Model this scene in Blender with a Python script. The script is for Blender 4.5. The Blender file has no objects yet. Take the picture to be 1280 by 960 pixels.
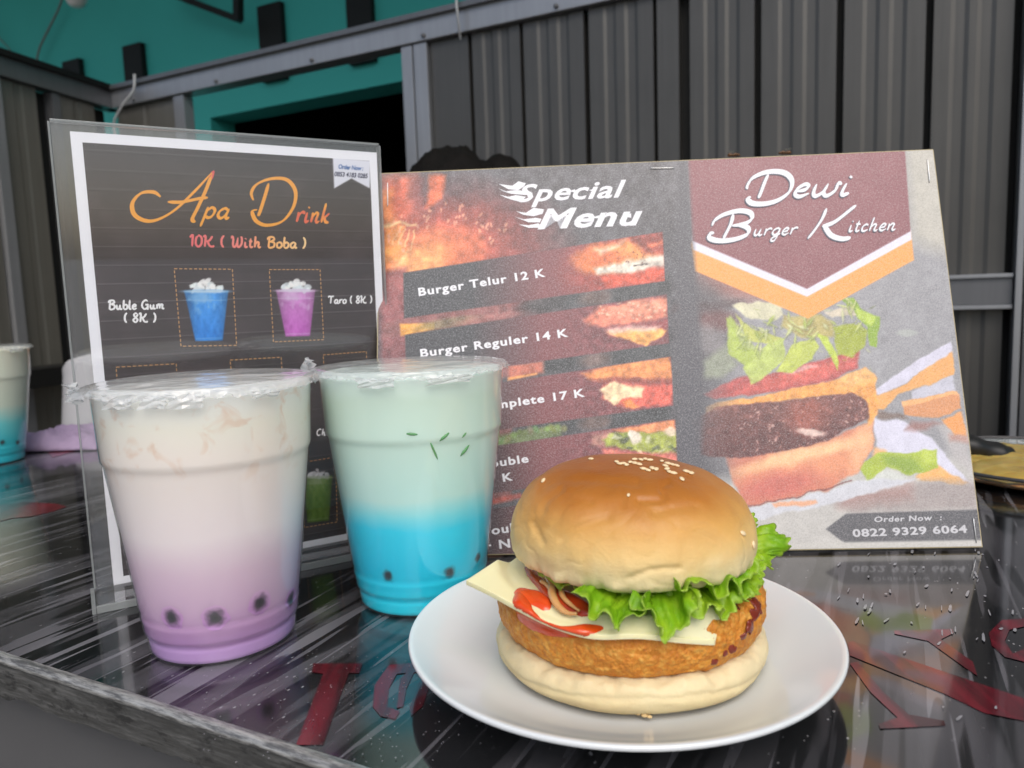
import bpy, bmesh, math, random
import numpy as np
from mathutils import Vector, Matrix, noise as mnoise
from mathutils.bvhtree import BVHTree
PI = math.pi
random.seed(7)
rng = np.random.RandomState(5)
S = bpy.context.scene
COL = S.collection

# ------------------------------------------------------------------ camera
CAM_H, PITCH, ROLL, FPX = .1838, .1136, -.0342, 943.4
FW = Vector((0, math.cos(PITCH), -math.sin(PITCH)))
UP0 = Vector((0, math.sin(PITCH), math.cos(PITCH)))
RT0 = Vector((1, 0, 0))
RT = RT0 * math.cos(ROLL) + UP0 * math.sin(ROLL)
UP = -RT0 * math.sin(ROLL) + UP0 * math.cos(ROLL)
EYE = Vector((0, 0, CAM_H))
cd = bpy.data.cameras.new('camera')
cam = bpy.data.objects.new('camera', cd)
COL.objects.link(cam)
cam.matrix_world = Matrix.Translation(EYE) @ Matrix((RT, UP, -FW)).transposed().to_4x4()
cd.sensor_width = 36
cd.lens = FPX / 1280 * 36
cd.clip_start = .01
cd.clip_end = 500
cd.dof.use_dof = True
cd.dof.focus_distance = .43
cd.dof.aperture_fstop = 11
S.camera = cam

# ------------------------------------------------------------------ daylight (bright open shade)
W = bpy.data.worlds.new('World')
S.world = W
W.use_nodes = True
wn = W.node_tree
bg = wn.nodes['Background']
sky = wn.nodes.new('ShaderNodeTexSky')
sky.sky_type = 'NISHITA'
sky.sun_disc = False
sky.air_density = 1.0
sky.dust_density = 4.0
sky.ozone_density = 1.0
SUN_EL, SUN_AZ = math.radians(52), math.radians(170)      # azimuth from +Y clockwise: behind the camera, to its left
sky.sun_elevation = SUN_EL
sky.sun_rotation = SUN_AZ
wn.links.new(sky.outputs[0], bg.inputs[0])
bg.inputs[1].default_value = .11
sl = bpy.data.lights.new('sun', 'SUN')
sl.energy = 1.4
sl.angle = math.radians(55)
sl.color = (1, .985, .95)
sun = bpy.data.objects.new('sun', sl)
COL.objects.link(sun)
sd = Vector((math.sin(SUN_AZ) * math.cos(SUN_EL), math.cos(SUN_AZ) * math.cos(SUN_EL), math.sin(SUN_EL)))
sun.rotation_euler = (-sd).to_track_quat('-Z', 'Y').to_euler()
S.view_settings.view_transform = 'Standard'
S.view_settings.look = 'None'
S.view_settings.exposure = 0.42
S.view_settings.gamma = 1
S.render.engine = 'CYCLES'
S.cycles.use_denoising = True
S.cycles.max_bounces = 10
S.cycles.transparent_max_bounces = 16

# ------------------------------------------------------------------ geometry of the place (metres; table top is z = 0)
def ray(px, py):
    return FW + RT * ((px - 640) / FPX) - UP * ((py - 480) / FPX)
def onz(px, py, z=0.):
    d = ray(px, py)
    return EYE + d * ((z - CAM_H) / d.z)
def ony(px, py, Y):
    d = ray(px, py)
    return EYE + d * (Y / d.y)
def onplane(px, py, o, n):
    d = ray(px, py)
    return EYE + d * ((o - EYE).dot(n) / d.dot(n))
def toward(a, b, t):
    return a + (b - a) * t
def zs(a, b, n):
    return [a + (b - a) * i / n for i in range(n + 1)]
class Plane:
    def __init__(s, o, yaw, lean):
        s.o = Vector(o)
        s.u = Vector((math.cos(yaw), math.sin(yaw), 0))
        b = Vector((-math.sin(yaw), math.cos(yaw), 0))
        s.v = Vector((0, 0, math.cos(lean))) + b * math.sin(lean)
        s.n = s.u.cross(s.v)                      # towards the camera
    def st(s, px, py):
        p = onplane(px, py, s.o, s.n) - s.o
        return (p.dot(s.u), p.dot(s.v))
    def at(s, a, b, d=0.):
        return s.o + s.u * a + s.v * b + s.n * d
    def mat(s):
        return Matrix.Translation(s.o) @ Matrix((s.u, s.v, s.n)).transposed().to_4x4()

# ------------------------------------------------------------------ materials
def lin(c):
    return tuple(((x / 255) / 12.92 if x <= 10 else ((x / 255 + .055) / 1.055) ** 2.4) for x in c)
def linn(a):
    a = np.asarray(a, float) / 255
    return np.where(a <= .04045, a / 12.92, ((a + .055) / 1.055) ** 2.4)
class N:
    """a small wrapper round a node tree"""
    def __init__(s, name):
        s.m = bpy.data.materials.new(name)
        s.m.use_nodes = True
        s.t = s.m.node_tree
        s.b = s.t.nodes['Principled BSDF']
        s.out = s.t.nodes['Material Output']
    def n(s, typ, ins=None, **kw):
        x = s.t.nodes.new('ShaderNode' + typ)
        for k, v in kw.items():
            setattr(x, k, v)
        for k, v in (ins or {}).items():
            s.set(x.inputs[k], v)
        return x
    def set(s, sock, v):
        if isinstance(v, bpy.types.NodeSocket):
            s.t.links.new(v, sock)
        elif isinstance(v, tuple) and len(v) == 3 and sock.type == 'RGBA':
            sock.default_value = (*v, 1)
        else:
            sock.default_value = v
    def p(s, **kw):
        names = dict(col='Base Color', rough='Roughness', metal='Metallic', spec='Specular IOR Level', sss='Subsurface Weight', ssc='Subsurface Scale',
                     ssr='Subsurface Radius', coat='Coat Weight', crough='Coat Roughness', normal='Normal', trans='Transmission Weight', ior='IOR', alpha='Alpha', sheen='Sheen Weight')
        for k, v in kw.items():
            s.set(s.b.inputs[names[k]], v)
        return s
    def ramp(s, fac, stops, interp='LINEAR'):
        r = s.n('ValToRGB')
        r.color_ramp.interpolation = interp
        e = r.color_ramp.elements
        while len(e) < len(stops):
            e.new(.5)
        for i, (p, c) in enumerate(stops):
            e[i].position = p
            e[i].color = (*c, 1) if isinstance(c, tuple) else (c, c, c, 1)
        s.set(r.inputs[0], fac)
        return r.outputs[0]
    def coord(s, kind='Object', scale=(1, 1, 1), rot=(0, 0, 0)):
        c = s.n('TexCoord')
        m = s.n('Mapping', {'Scale': scale, 'Rotation': rot})
        s.set(m.inputs[0], c.outputs[kind])
        return m.outputs[0]
    def noise(s, vec, scale, detail=4, rough=.55, dist=0.):
        return s.n('TexNoise', {'Vector': vec, 'Scale': scale, 'Detail': detail, 'Roughness': rough, 'Distortion': dist}).outputs[0]
    def math(s, op, a, b=0., c=0.):
        x = s.n('Math', operation=op)
        for i, v in enumerate((a, b, c)):
            s.set(x.inputs[i], v)
        return x.outputs[0]
    def mix(s, f, a, b, mode='MIX'):
        x = s.n('Mix', data_type='RGBA', blend_type=mode)
        s.set(x.inputs[0], f)
        s.set(x.inputs[6], a)
        s.set(x.inputs[7], b)
        return x.outputs[2]
    def bump(s, h, strength=.3, dist=.001):
        return s.n('Bump', {'Height': h, 'Strength': strength, 'Distance': dist}).outputs[0]

def plain(name, c, rough=.5, metal=0., spec=.5, var=.12, nscale=40, bump=.1, bdist=.0005, **kw):
    m = N(name)
    v = m.coord()
    f = m.noise(v, nscale)
    m.p(col=m.mix(f, tuple(x * (1 - var) for x in c), tuple(min(1, x * (1 + var)) for x in c)), rough=rough, metal=metal, spec=spec,
        normal=m.bump(f, bump, bdist), **kw)
    return m.m

def film(name, tint=(1, 1, 1), haze=.06, gloss=1.0, rough=.06, bump=0., bscale=60., bdist=.002, hazecol=(.85, .87, .88)):
    """thin clear plastic: passes light straight through, mirrors by Fresnel, with a little milkiness"""
    m = N(name)
    t = m.n('BsdfTransparent', {'Color': tint})
    fr = m.n('LayerWeight', {'Blend': .5})
    g = m.n('BsdfGlossy', {'Roughness': rough, 'Color': (1., 1., 1.)})
    d = m.n('BsdfDiffuse', {'Color': hazecol})
    tr = m.n('BsdfTranslucent', {'Color': hazecol})
    if bump:
        b = m.bump(m.noise(m.coord(), bscale, 3, .6, 1.), bump, bdist)
        m.set(fr.inputs['Normal'], b)
        m.set(g.inputs['Normal'], b)
    dt = m.n('MixShader', {0: .4, 1: d.outputs[0], 2: tr.outputs[0]})
    a = m.n('MixShader', {0: haze, 1: t.outputs[0], 2: dt.outputs[0]})
    f = m.math('MULTIPLY', m.math('MULTIPLY_ADD', m.math('POWER', fr.outputs['Facing'], 5.), .95, .045), gloss)
    o = m.n('MixShader', {0: f, 1: a.outputs[0], 2: g.outputs[0]})
    m.t.nodes.remove(m.b)
    m.set(m.out.inputs[0], o.outputs[0])
    return m.m

# ------------------------------------------------------------------ object helpers
def link(name, me, mat=None, parent=None, smooth=False, mw=None):
    o = bpy.data.objects.new(name, me)
    COL.objects.link(o)
    if mat is not None and not me.materials:
        me.materials.append(mat)
    if smooth:
        me.polygons.foreach_set('use_smooth', np.ones(len(me.polygons), bool))
    if mw is not None:
        o.matrix_world = mw
    if parent is not None:
        o.parent = parent
        o.matrix_parent_inverse = parent.matrix_world.inverted()
    return o
def mesh(name, verts, faces, mat=None, parent=None, smooth=False, mw=None):
    me = bpy.data.meshes.new(name)
    me.from_pydata([tuple(v) for v in verts], [], faces)
    me.update()
    return link(name, me, mat, parent, smooth, mw)
def tag(o, label=None, cat=None, group=None, kind=None):
    for k, v in (('label', label), ('category', cat), ('group', group), ('kind', kind)):
        if v:
            o[k] = v
    return o
def empty(name, loc, rz=0.):
    o = bpy.data.objects.new(name, None)
    o.empty_display_size = .05
    COL.objects.link(o)
    o.matrix_world = Matrix.Translation(Vector(loc)) @ Matrix.Rotation(rz, 4, 'Z')
    return o
def copy_tree(o, parent=None):
    c = o.copy()
    COL.objects.link(c)
    if parent is not None:
        c.parent = parent
    for ch in list(o.children):
        copy_tree(ch, c)
    return c
def box_bm(bm, a, b, mw=None, bevel=0.):
    """axis box from corner a to corner b (optionally transformed)"""
    vs = [bm.verts.new((x, y, z)) for x in (a[0], b[0]) for y in (a[1], b[1]) for z in (a[2], b[2])]
    fs = [bm.faces.new([vs[i] for i in q]) for q in ((0, 1, 3, 2), (4, 6, 7, 5), (0, 4, 5, 1), (2, 3, 7, 6), (0, 2, 6, 4), (1, 5, 7, 3))]
    if bevel:
        es = {e for f in fs for e in f.edges}
        r = bmesh.ops.bevel(bm, geom=list(es), offset=bevel, segments=2, affect='EDGES', profile=.7)
        vs = list({v for f in r['faces'] for v in f.verts} | {v for v in vs if v.is_valid})
    if mw is not None:
        bmesh.ops.transform(bm, matrix=mw, verts=vs)
def box(name, a, b, mat, parent=None, mw=None, bevel=0., smooth=False):
    bm = bmesh.new()
    box_bm(bm, a, b, None, bevel)
    bmesh.ops.recalc_face_normals(bm, faces=bm.faces)
    me = bpy.data.meshes.new(name)
    bm.to_mesh(me)
    bm.free()
    return link(name, me, mat, parent, smooth, mw)
def lathe(prof, n=96, fn=None, closed=False):
    """prof: list of (r, z); fn(x, y, z, ang, i) may move a vertex. Poles where r == 0."""
    vs, fs, rows = [], [], []
    for i, (r, z) in enumerate(prof):
        if r <= 1e-9:
            p = (0, 0, z)
            vs.append(fn(*p, 0, i) if fn else p)
            rows.append([len(vs) - 1] * n)
        else:
            row = []
            for k in range(n):
                a = 2 * PI * k / n
                p = (r * math.cos(a), r * math.sin(a), z)
                vs.append(fn(*p, a, i) if fn else p)
                row.append(len(vs) - 1)
            rows.append(row)
    m = len(rows)
    for i in range(m if closed else m - 1):
        A, B = rows[i], rows[(i + 1) % m]
        for k in range(n):
            k2 = (k + 1) % n
            q = [A[k], A[k2], B[k2], B[k]]
            u = []
            for x in q:
                if x not in u:
                    u.append(x)
            if len(u) > 2:
                fs.append(u)
    return vs, fs
def smoothprof(pts, n):
    """Catmull-Rom through (r, z) points"""
    out = []
    P = [pts[0]] + list(pts) + [pts[-1]]
    for i in range(1, len(P) - 2):
        for k in range(n):
            t = k / n
            out.append(tuple(.5 * ((2 * P[i][j]) + (-P[i - 1][j] + P[i + 1][j]) * t + (2 * P[i - 1][j] - 5 * P[i][j] + 4 * P[i + 1][j] - P[i + 2][j]) * t * t +
                                    (-P[i - 1][j] + 3 * P[i][j] - 3 * P[i + 1][j] + P[i + 2][j]) * t ** 3) for j in range(len(pts[0]))))
    out.append(tuple(pts[-1]))
    return out
def tube_geo(pts, rad, n=8, flat=1.0, cap=True, upv=Vector((0, 0, 1))):
    """tube along 3-D points; rad a number or list; flat squashes it along upv"""
    vs, fs = [], []
    pts = [Vector(p) for p in pts]
    m = len(pts)
    for i, p in enumerate(pts):
        t = (pts[min(i + 1, m - 1)] - pts[max(i - 1, 0)]).normalized()
        s = t.cross(upv)
        if s.length < 1e-5:
            s = Vector((1, 0, 0))
        s.normalize()
        u = s.cross(t)
        r = rad[i] if isinstance(rad, (list, tuple)) else rad
        for k in range(n):
            a = 2 * PI * k / n
            vs.append(p + s * (r * math.cos(a)) + u * (r * flat * math.sin(a)))
    for i in range(m - 1):
        for k in range(n):
            k2 = (k + 1) % n
            fs.append((i * n + k, i * n + k2, (i + 1) * n + k2, (i + 1) * n + k))
    if cap:
        fs.append(tuple(range(n))[::-1])
        fs.append(tuple((m - 1) * n + k for k in range(n)))
    return vs, fs
def tube(name, pts, rad, mat, parent=None, n=8, flat=1.0, smooth=True, upv=Vector((0, 0, 1))):
    v, f = tube_geo(pts, rad, n, flat, True, upv)
    return mesh(name, v, f, mat, parent, smooth)
def fbm(p, o=4):
    return mnoise.fractal(p, 1.0, 2.0, o, noise_basis='PERLIN_ORIGINAL')
def bvh_of(o):
    me = o.data
    mw = o.matrix_world
    return BVHTree.FromPolygons([mw @ v.co for v in me.vertices], [tuple(p.vertices) for p in me.polygons])
def hit(b, px, py):
    loc, nor, _, _ = b.ray_cast(EYE, ray(px, py).normalized())
    if loc is None:
        return None, None
    if nor.dot(ray(px, py)) > 0:
        nor = -nor
    return loc, nor

# ------------------------------------------------------------------ numpy painting of flat print (vertex colours hold printed ink; the board's also hold surface haze)
def vnoise(x, y, seed=0):
    r = np.random.RandomState(seed).rand(256, 256)
    xi, yi = np.floor(x).astype(int), np.floor(y).astype(int)
    fx, fy = x - xi, y - yi
    fx, fy = fx * fx * (3 - 2 * fx), fy * fy * (3 - 2 * fy)
    g = lambda a, b: r[a % 256, b % 256]
    return (g(xi, yi) * (1 - fx) + g(xi + 1, yi) * fx) * (1 - fy) + (g(xi, yi + 1) * (1 - fx) + g(xi + 1, yi + 1) * fx) * fy
def fnoise(x, y, seed=0, o=4):
    a, s, t = 0, 1., 0
    for i in range(o):
        a = a + s * vnoise(x * 2 ** i, y * 2 ** i, seed + i)
        t += s
        s *= .55
    return a / t
class Paint:
    def __init__(s, X, Y, base):
        s.X, s.Y = X, Y
        s.X0, s.Y0 = X, Y
        s.C = np.tile(np.array(base, float), (len(X), 1))
        s.w = 1.0
    def warp(s, amp, sc, seed=0):
        s.X = s.X0 + (fnoise(s.X0 / sc, s.Y0 / sc, seed) - .5) * 2 * amp
        s.Y = s.Y0 + (fnoise(s.X0 / sc, s.Y0 / sc, seed + 40) - .5) * 2 * amp
    def unwarp(s):
        s.X, s.Y = s.X0, s.Y0
    def grainy(s, mask, amt, sc, seed=0):
        n = (fnoise(s.X0 / sc, s.Y0 / sc, seed, 5) - .5) * 2
        s.C = s.C * (1 + (mask * n * amt)[:, None])
    def over(s, alpha, col):
        alpha = np.clip(alpha, 0, 1)[:, None]
        s.C = s.C * (1 - alpha) + np.asarray(col, float) * alpha
    def poly_a(s, pts, f=1.0):
        pts = np.array(pts, float)
        lo, hi = pts.min(0) - 3 * f - 2, pts.max(0) + 3 * f + 2
        idx = np.where((s.X > lo[0]) & (s.X < hi[0]) & (s.Y > lo[1]) & (s.Y < hi[1]))[0]
        x, y = s.X[idx], s.Y[idx]
        ins = np.zeros(len(idx), bool)
        d = np.full(len(idx), 1e9)
        for i in range(len(pts)):
            a, b = pts[i], pts[(i + 1) % len(pts)]
            e = b - a
            t = np.clip(((x - a[0]) * e[0] + (y - a[1]) * e[1]) / max(e @ e, 1e-9), 0, 1)
            d = np.minimum(d, np.hypot(x - a[0] - t * e[0], y - a[1] - t * e[1]))
            c = (a[1] > y) != (b[1] > y)
            ins ^= c & (x < e[0] * (y - a[1]) / (e[1] if abs(e[1]) > 1e-9 else 1e-9) + a[0])
        sd = np.where(ins, -d, d)
        out = np.zeros(len(s.X))
        out[idx] = np.clip(.5 - sd / (2 * f), 0, 1)
        return out
    def poly(s, pts, col, f=1.0, a=1.0, mask=None):
        al = s.poly_a(pts, f) * a
        if mask is not None:
            al = al * mask
        s.over(al, col)
    def ell_a(s, cx, cy, rx, ry, ang=0., f=.1):
        c, n = math.cos(ang), math.sin(ang)
        x, y = (s.X - cx), (s.Y - cy)
        u, v = (x * c + y * n) / rx, (-x * n + y * c) / ry
        return np.clip((1 - np.hypot(u, v)) / f + .5, 0, 1)
    def ell(s, cx, cy, rx, ry, col, ang=0., f=.1, a=1.0, mask=None):
        al = s.ell_a(cx, cy, rx, ry, ang, f) * a
        if mask is not None:
            al = al * mask
        s.over(al, col)
    def line(s, a, b, w, col, al=1.0, mask=None):
        a, b = np.array(a, float), np.array(b, float)
        e = b - a
        t = np.clip(((s.X - a[0]) * e[0] + (s.Y - a[1]) * e[1]) / (e @ e), 0, 1)
        d = np.hypot(s.X - a[0] - t * e[0], s.Y - a[1] - t * e[1])
        al = np.clip((w - d) / 1. + .5, 0, 1) * al
        if mask is not None:
            al = al * mask
        s.over(al, col)

def pixel_of(P):
    """photo position (1280 wide) of world points, used only to lay out flat print on the sheets it was printed on"""
    P = P - np.array(EYE)
    d = P @ np.array(FW)
    return 640 + FPX * (P @ np.array(RT)) / d, 480 - FPX * (P @ np.array(UP)) / d
def print_sheet(name, pl, s0, s1, t0, t1, nx, ny, d, painter, mat, parent, k=1.0):
    a = np.linspace(s0, s1, nx + 1)
    b = np.linspace(t0, t1, ny + 1)
    A, B = np.meshgrid(a, b)
    A, B = A.ravel(), B.ravel()
    V = np.stack([A, B, np.full_like(A, d)], 1)
    Wd = np.array(pl.o) + A[:, None] * np.array(pl.u) + B[:, None] * np.array(pl.v)
    X, Y = pixel_of(Wd)
    C = painter(X, Y, A, B)
    me = bpy.data.meshes.new(name)
    nv = len(V)
    i = np.arange(nx * ny)
    r, c = i // nx, i % nx
    q = np.stack([r * (nx + 1) + c, r * (nx + 1) + c + 1, (r + 1) * (nx + 1) + c + 1, (r + 1) * (nx + 1) + c], 1)
    me.vertices.add(nv)
    me.vertices.foreach_set('co', V.ravel())
    me.loops.add(q.size)
    me.loops.foreach_set('vertex_index', q.ravel())
    me.polygons.add(len(q))
    me.polygons.foreach_set('loop_start', np.arange(0, q.size, 4))
    me.polygons.foreach_set('loop_total', np.full(len(q), 4))
    me.update(calc_edges=True)
    at = me.color_attributes.new('ink', 'FLOAT_COLOR', 'POINT')
    L = np.clip(linn(np.clip(C, 0, 255)) * k, 0, .92)
    at.data.foreach_set('color', np.concatenate([L, np.ones((nv, 1))], 1).ravel())
    return link(name, me, mat, parent, False, pl.mat())

# ------------------------------------------------------------------ lettering
def text_mesh(txt, bold=.0, spacing=1.0, italic=0.):
    c = bpy.data.curves.new('t', 'FONT')
    c.body = txt
    c.size = 1.0
    c.offset = bold
    c.space_character = spacing
    c.shear = italic
    c.resolution_u = 3
    o = bpy.data.objects.new('t', c)
    COL.objects.link(o)
    bpy.context.view_layer.update()
    dg = bpy.context.evaluated_depsgraph_get()
    me = o.evaluated_get(dg).to_mesh()
    V = np.array([v.co[:2] for v in me.vertices])
    F = [tuple(p.vertices) for p in me.polygons]
    bpy.data.objects.remove(o)
    bpy.data.curves.remove(c)
    return V, F
def print_text(pl, txt, pa, pb, height_px, mat, parent, d, bold=.02, spacing=1.0, italic=0., name='lettering'):
    """text whose baseline runs from photo point pa to pb (as they fall on plane pl), cap height in photo pixels"""
    V, F = text_mesh(txt, bold, spacing, italic)
    a, b = Vector(pl.st(*pa)), Vector(pl.st(*pb))
    up = Vector(pl.st(pa[0], pa[1] - height_px))
    h = (up - a).length / .73
    u = (b - a)
    L = u.length
    u.normalize()
    v = Vector((-u.y, u.x))
    x0, x1 = V[:, 0].min(), V[:, 0].max()
    out = []
    for x, y in V:
        p = a + u * ((x - x0) / (x1 - x0) * L) + v * (y * h)
        out.append((p.x, p.y, d))
    me = bpy.data.meshes.new(name)
    me.from_pydata(out, [], F)
    me.update()
    return link(name, me, mat, parent, False, pl.mat())
def ribbon(P, width, nib=None, thin=.35, taper=True):
    """flat brush stroke through 2-D points: returns verts, quads"""
    P = smoothprof([tuple(p) for p in P], 7)
    n = len(P)
    vs = []
    for i in range(n):
        a, b = P[max(i - 1, 0)], P[min(i + 1, n - 1)]
        tx, ty = b[0] - a[0], b[1] - a[1]
        l = math.hypot(tx, ty) or 1
        tx, ty = tx / l, ty / l
        w = width
        if nib is not None:
            w = width * (thin + (1 - thin) * abs(tx * math.sin(nib) - ty * math.cos(nib)))
        if taper:
            e = min(i, n - 1 - i) / max(1, n * .12)
            w *= min(1, .35 + .65 * e)
        vs.append((P[i][0] - ty * w / 2, P[i][1] + tx * w / 2))
        vs.append((P[i][0] + ty * w / 2, P[i][1] - tx * w / 2))
    fs = [(2 * i, 2 * i + 1, 2 * i + 3, 2 * i + 2) for i in range(n - 1)]
    return vs, fs
GLY = {
 'a': (1.0, [[(.78, .8), (.5, 1.0), (.15, .75), (.08, .3), (.35, .02), (.65, .3), (.8, .95)], [(.82, 1), (.74, .35), (.85, .02), (1.05, .2)]]),
 'p': (1.0, [[(.2, 1.05), (.15, .1), (.08, -.9)], [(.2, .6), (.5, 1), (.82, .75), (.75, .2), (.45, 0), (.2, .2)]]),
 'r': (.8, [[(.12, 1), (.15, .5), (.12, 0)], [(.14, .5), (.35, .9), (.62, 1), (.72, .8)]]),
 'i': (.5, [[(.1, 1), (.08, .3), (.2, .02), (.45, .2)], [(.14, 1.42), (.17, 1.5), (.2, 1.55)]]),
 'n': (1.0, [[(.1, 1), (.12, .5), (.1, 0)], [(.12, .45), (.4, .95), (.65, .85), (.6, .25), (.75, .02), (.98, .2)]]),
 'k': (.95, [[(.15, 2), (.12, 1), (.1, 0)], [(.75, 1), (.45, .65), (.14, .5)], [(.3, .58), (.55, .1), (.9, .08)]]),
 'e': (.8, [[(.08, .42), (.5, .55), (.6, .85), (.38, 1), (.1, .65), (.12, .2), (.4, 0), (.8, .25)]]),
 'w': (1.35, [[(.05, 1), (.1, .3), (.3, 0), (.58, .35), (.64, 1)], [(.64, 1), (.62, .3), (.85, 0), (1.15, .4), (1.15, 1), (1.35, .9)]]),
 'u': (1.0, [[(.05, 1), (.06, .35), (.25, .02), (.52, .3), (.62, 1)], [(.62, 1), (.6, .25), (.75, .02), (.98, .2)]]),
 'g': (1.0, [[(.75, .8), (.5, 1.0), (.15, .75), (.08, .3), (.35, .02), (.65, .3), (.78, .95)], [(.8, 1), (.75, 0), (.6, -.75), (.3, -.85), (.2, -.5), (.6, -.1), (1.0, .2)]]),
 't': (.65, [[(.25, 1.6), (.2, .8), (.2, .25), (.35, .02), (.62, .2)], [(0, 1.05), (.5, 1.08)]]),
 'c': (.8, [[(.68, .82), (.42, 1), (.12, .7), (.12, .2), (.38, 0), (.78, .25)]]),
 'h': (1.0, [[(.15, 2), (.12, 1), (.1, 0)], [(.12, .45), (.4, .95), (.65, .85), (.6, .25), (.75, .02), (.98, .2)]]),
 'l': (.45, [[(.15, 2), (.1, 1), (.1, .25), (.22, .02), (.42, .15)]]),
 'b': (.9, [[(.15, 2), (.1, 1), (.1, .1)], [(.1, .6), (.42, 1), (.75, .75), (.7, .2), (.4, 0), (.1, .12)]]),
 'o': (.9, [[(.45, 1), (.12, .8), (.1, .2), (.42, 0), (.74, .25), (.74, .8), (.42, 1), (.35, .98)]]),
 'm': (1.5, [[(.1, 1), (.12, .5), (.1, 0)], [(.12, .45), (.35, .95), (.58, .85), (.58, 0)], [(.58, .45), (.85, .95), (1.08, .85), (1.04, .25), (1.2, .02), (1.4, .2)]]),
 'K': (1.5, [[(.3, 1.9), (.25, 1), (.2, 0)], [(.0, 1.6), (.12, 1.85), (.35, 1.85)], [(1.2, 1.85), (.8, 1.1), (.3, .9)], [(.55, 1.0), (.85, .2), (1.3, .05), (1.4, .3)]]),
 'W': (1.8, [[(0, 1.5), (.15, 1.85), (.3, 1.5), (.3, .4), (.5, .02), (.8, .5), (.95, 1.7)], [(.95, 1.7), (.9, .5), (1.1, .02), (1.5, .6), (1.5, 1.6), (1.3, 1.8)]]),
 'B': (1.3, [[(.35, 1.8), (.3, 1), (.25, 0)], [(.0, 1.4), (.3, 1.85), (.9, 1.85), (1.0, 1.4), (.4, 1.05)], [(.4, 1.05), (1.05, .9), (1.05, .25), (.6, 0), (.2, .1)]]),
 'G': (1.4, [[(1.1, 1.6), (.7, 1.9), (.2, 1.4), (.1, .6), (.5, 0), (1.0, .3), (1.1, .9)], [(.65, .9), (1.25, .95)], [(1.1, .9), (1.1, .2), (1.05, -.2)]]),
 'T': (1.3, [[(0, 1.5), (.15, 1.85), (.7, 1.8), (1.3, 1.9)], [(.65, 1.8), (.6, 1), (.55, 0)]]),
 'C': (1.3, [[(1.1, 1.6), (.75, 1.9), (.2, 1.4), (.1, .6), (.5, 0), (1.1, .3)]]),
 '1': (.6, [[(.0, 1.5), (.2, 1.85), (.38, 1.9), (.36, 1), (.34, 0)]]),
 '0': (1.0, [[(.5, 1.9), (.15, 1.5), (.1, .5), (.45, 0), (.85, .5), (.85, 1.5), (.5, 1.9), (.42, 1.88)]]),
 '8': (1.0, [[(.8, 1.65), (.5, 1.9), (.2, 1.5), (.5, 1.0), (.85, .5), (.5, 0), (.12, .45), (.5, 1.0), (.8, 1.5), (.7, 1.8)]]),
 '(': (.6, [[(.45, 2), (.15, 1.4), (.15, .5), (.45, -.1)]]),
 ')': (.6, [[(.1, 2), (.4, 1.4), (.4, .5), (.1, -.1)]]),
 ' ': (.6, []),
}
def script_text(pl, txt, pa, pb, xh_px, mat, parent, d, wid=.22, slant=.25, nib=None, thin=.4):
    """handwritten lettering built from brush strokes on plane pl"""
    a, b = Vector(pl.st(*pa)), Vector(pl.st(*pb))
    xh = (Vector(pl.st(pa[0], pa[1] - xh_px)) - a).length
    adv, strokes = 0, []
    for ch in txt:
        w, ss = GLY[ch]
        for s in ss:
            strokes.append([(x + adv + slant * y, y) for x, y in s])
        adv += w + .12
    u = b - a
    L = u.length
    u.normalize()
    v = Vector((-u.y, u.x))
    sx = L / adv
    VV, FF = [], []
    for j, s in enumerate(strokes):
        P = [tuple(a + u * (x * sx) + v * (y * xh)) for x, y in s]
        vs, fs = ribbon(P, wid * xh, nib, thin)
        o = len(VV)
        VV += [(x, y, d + .00003 + j * 4e-6 + i * 1e-6) for i, (x, y) in enumerate(vs)]
        FF += [tuple(o + i for i in f) for f in fs]
    return mesh('lettering', VV, FF, mat, parent, False, pl.mat())
def brush(pl, strokes, off, scale, wpx, mat, parent, d, nib=.9, thin=.3, name='lettering', shift=(0, 0)):
    """capital letters traced as brush strokes in close-up photo coordinates (off, scale)"""
    VV, FF = [], []
    for j, s in enumerate(strokes):
        P = [pl.st(x / scale + off[0] + shift[0], y / scale + off[1] + shift[1]) for x, y in s]
        q = pl.st(off[0] + 1, off[1])
        unit = (Vector(q) - Vector(pl.st(off[0], off[1]))).length
        vs, fs = ribbon(P, wpx * unit, nib, thin)
        o = len(VV)
        VV += [(x, y, d + j * 1.2e-5 + i * 1e-6) for i, (x, y) in enumerate(vs)]
        FF += [tuple(o + i for i in f) for f in fs]
    return mesh(name, VV, FF, mat, parent, False, pl.mat())
def flat_poly(pl, pts, mat, parent, d, name='printed_shape'):
    V = [(*pl.st(*p), d) for p in pts]
    return mesh(name, V, [tuple(range(len(V)))], mat, parent, False, pl.mat())

# ================================================================== KIOSK WALLS AND WHAT LIES BEYOND
def frame_at(o, u):
    n = Vector((u.y, -u.x, 0))
    return Matrix.Translation(o) @ Matrix((u, -n, Vector((0, 0, 1)))).transposed().to_4x4(), n
CO = Vector((-1.158, 2.324, 0))
UR = (Vector((.209, 1.635, 0)) - CO).normalized()
UL = (Vector((-1.257, 1.976, 0)) - CO).normalized()
MR, NR = frame_at(CO, UR)                       # local x along the wall, local -y towards the camera, z up
class VW:
    def __init__(s, o, u):
        s.o, s.u = o, u
        s.n = Vector((u.y, -u.x, 0))
    def __call__(s, px, py):
        p = onplane(px, py, s.o, s.n)
        return (p - s.o).dot(s.u), p.z
WR, WL = VW(CO, UR), VW(CO, UL)
ML = Matrix.Translation(CO) @ Matrix((-UL, Vector((UL.y, -UL.x, 0)), Vector((0, 0, 1)))).transposed().to_4x4()
FLOOR = -.76
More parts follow.
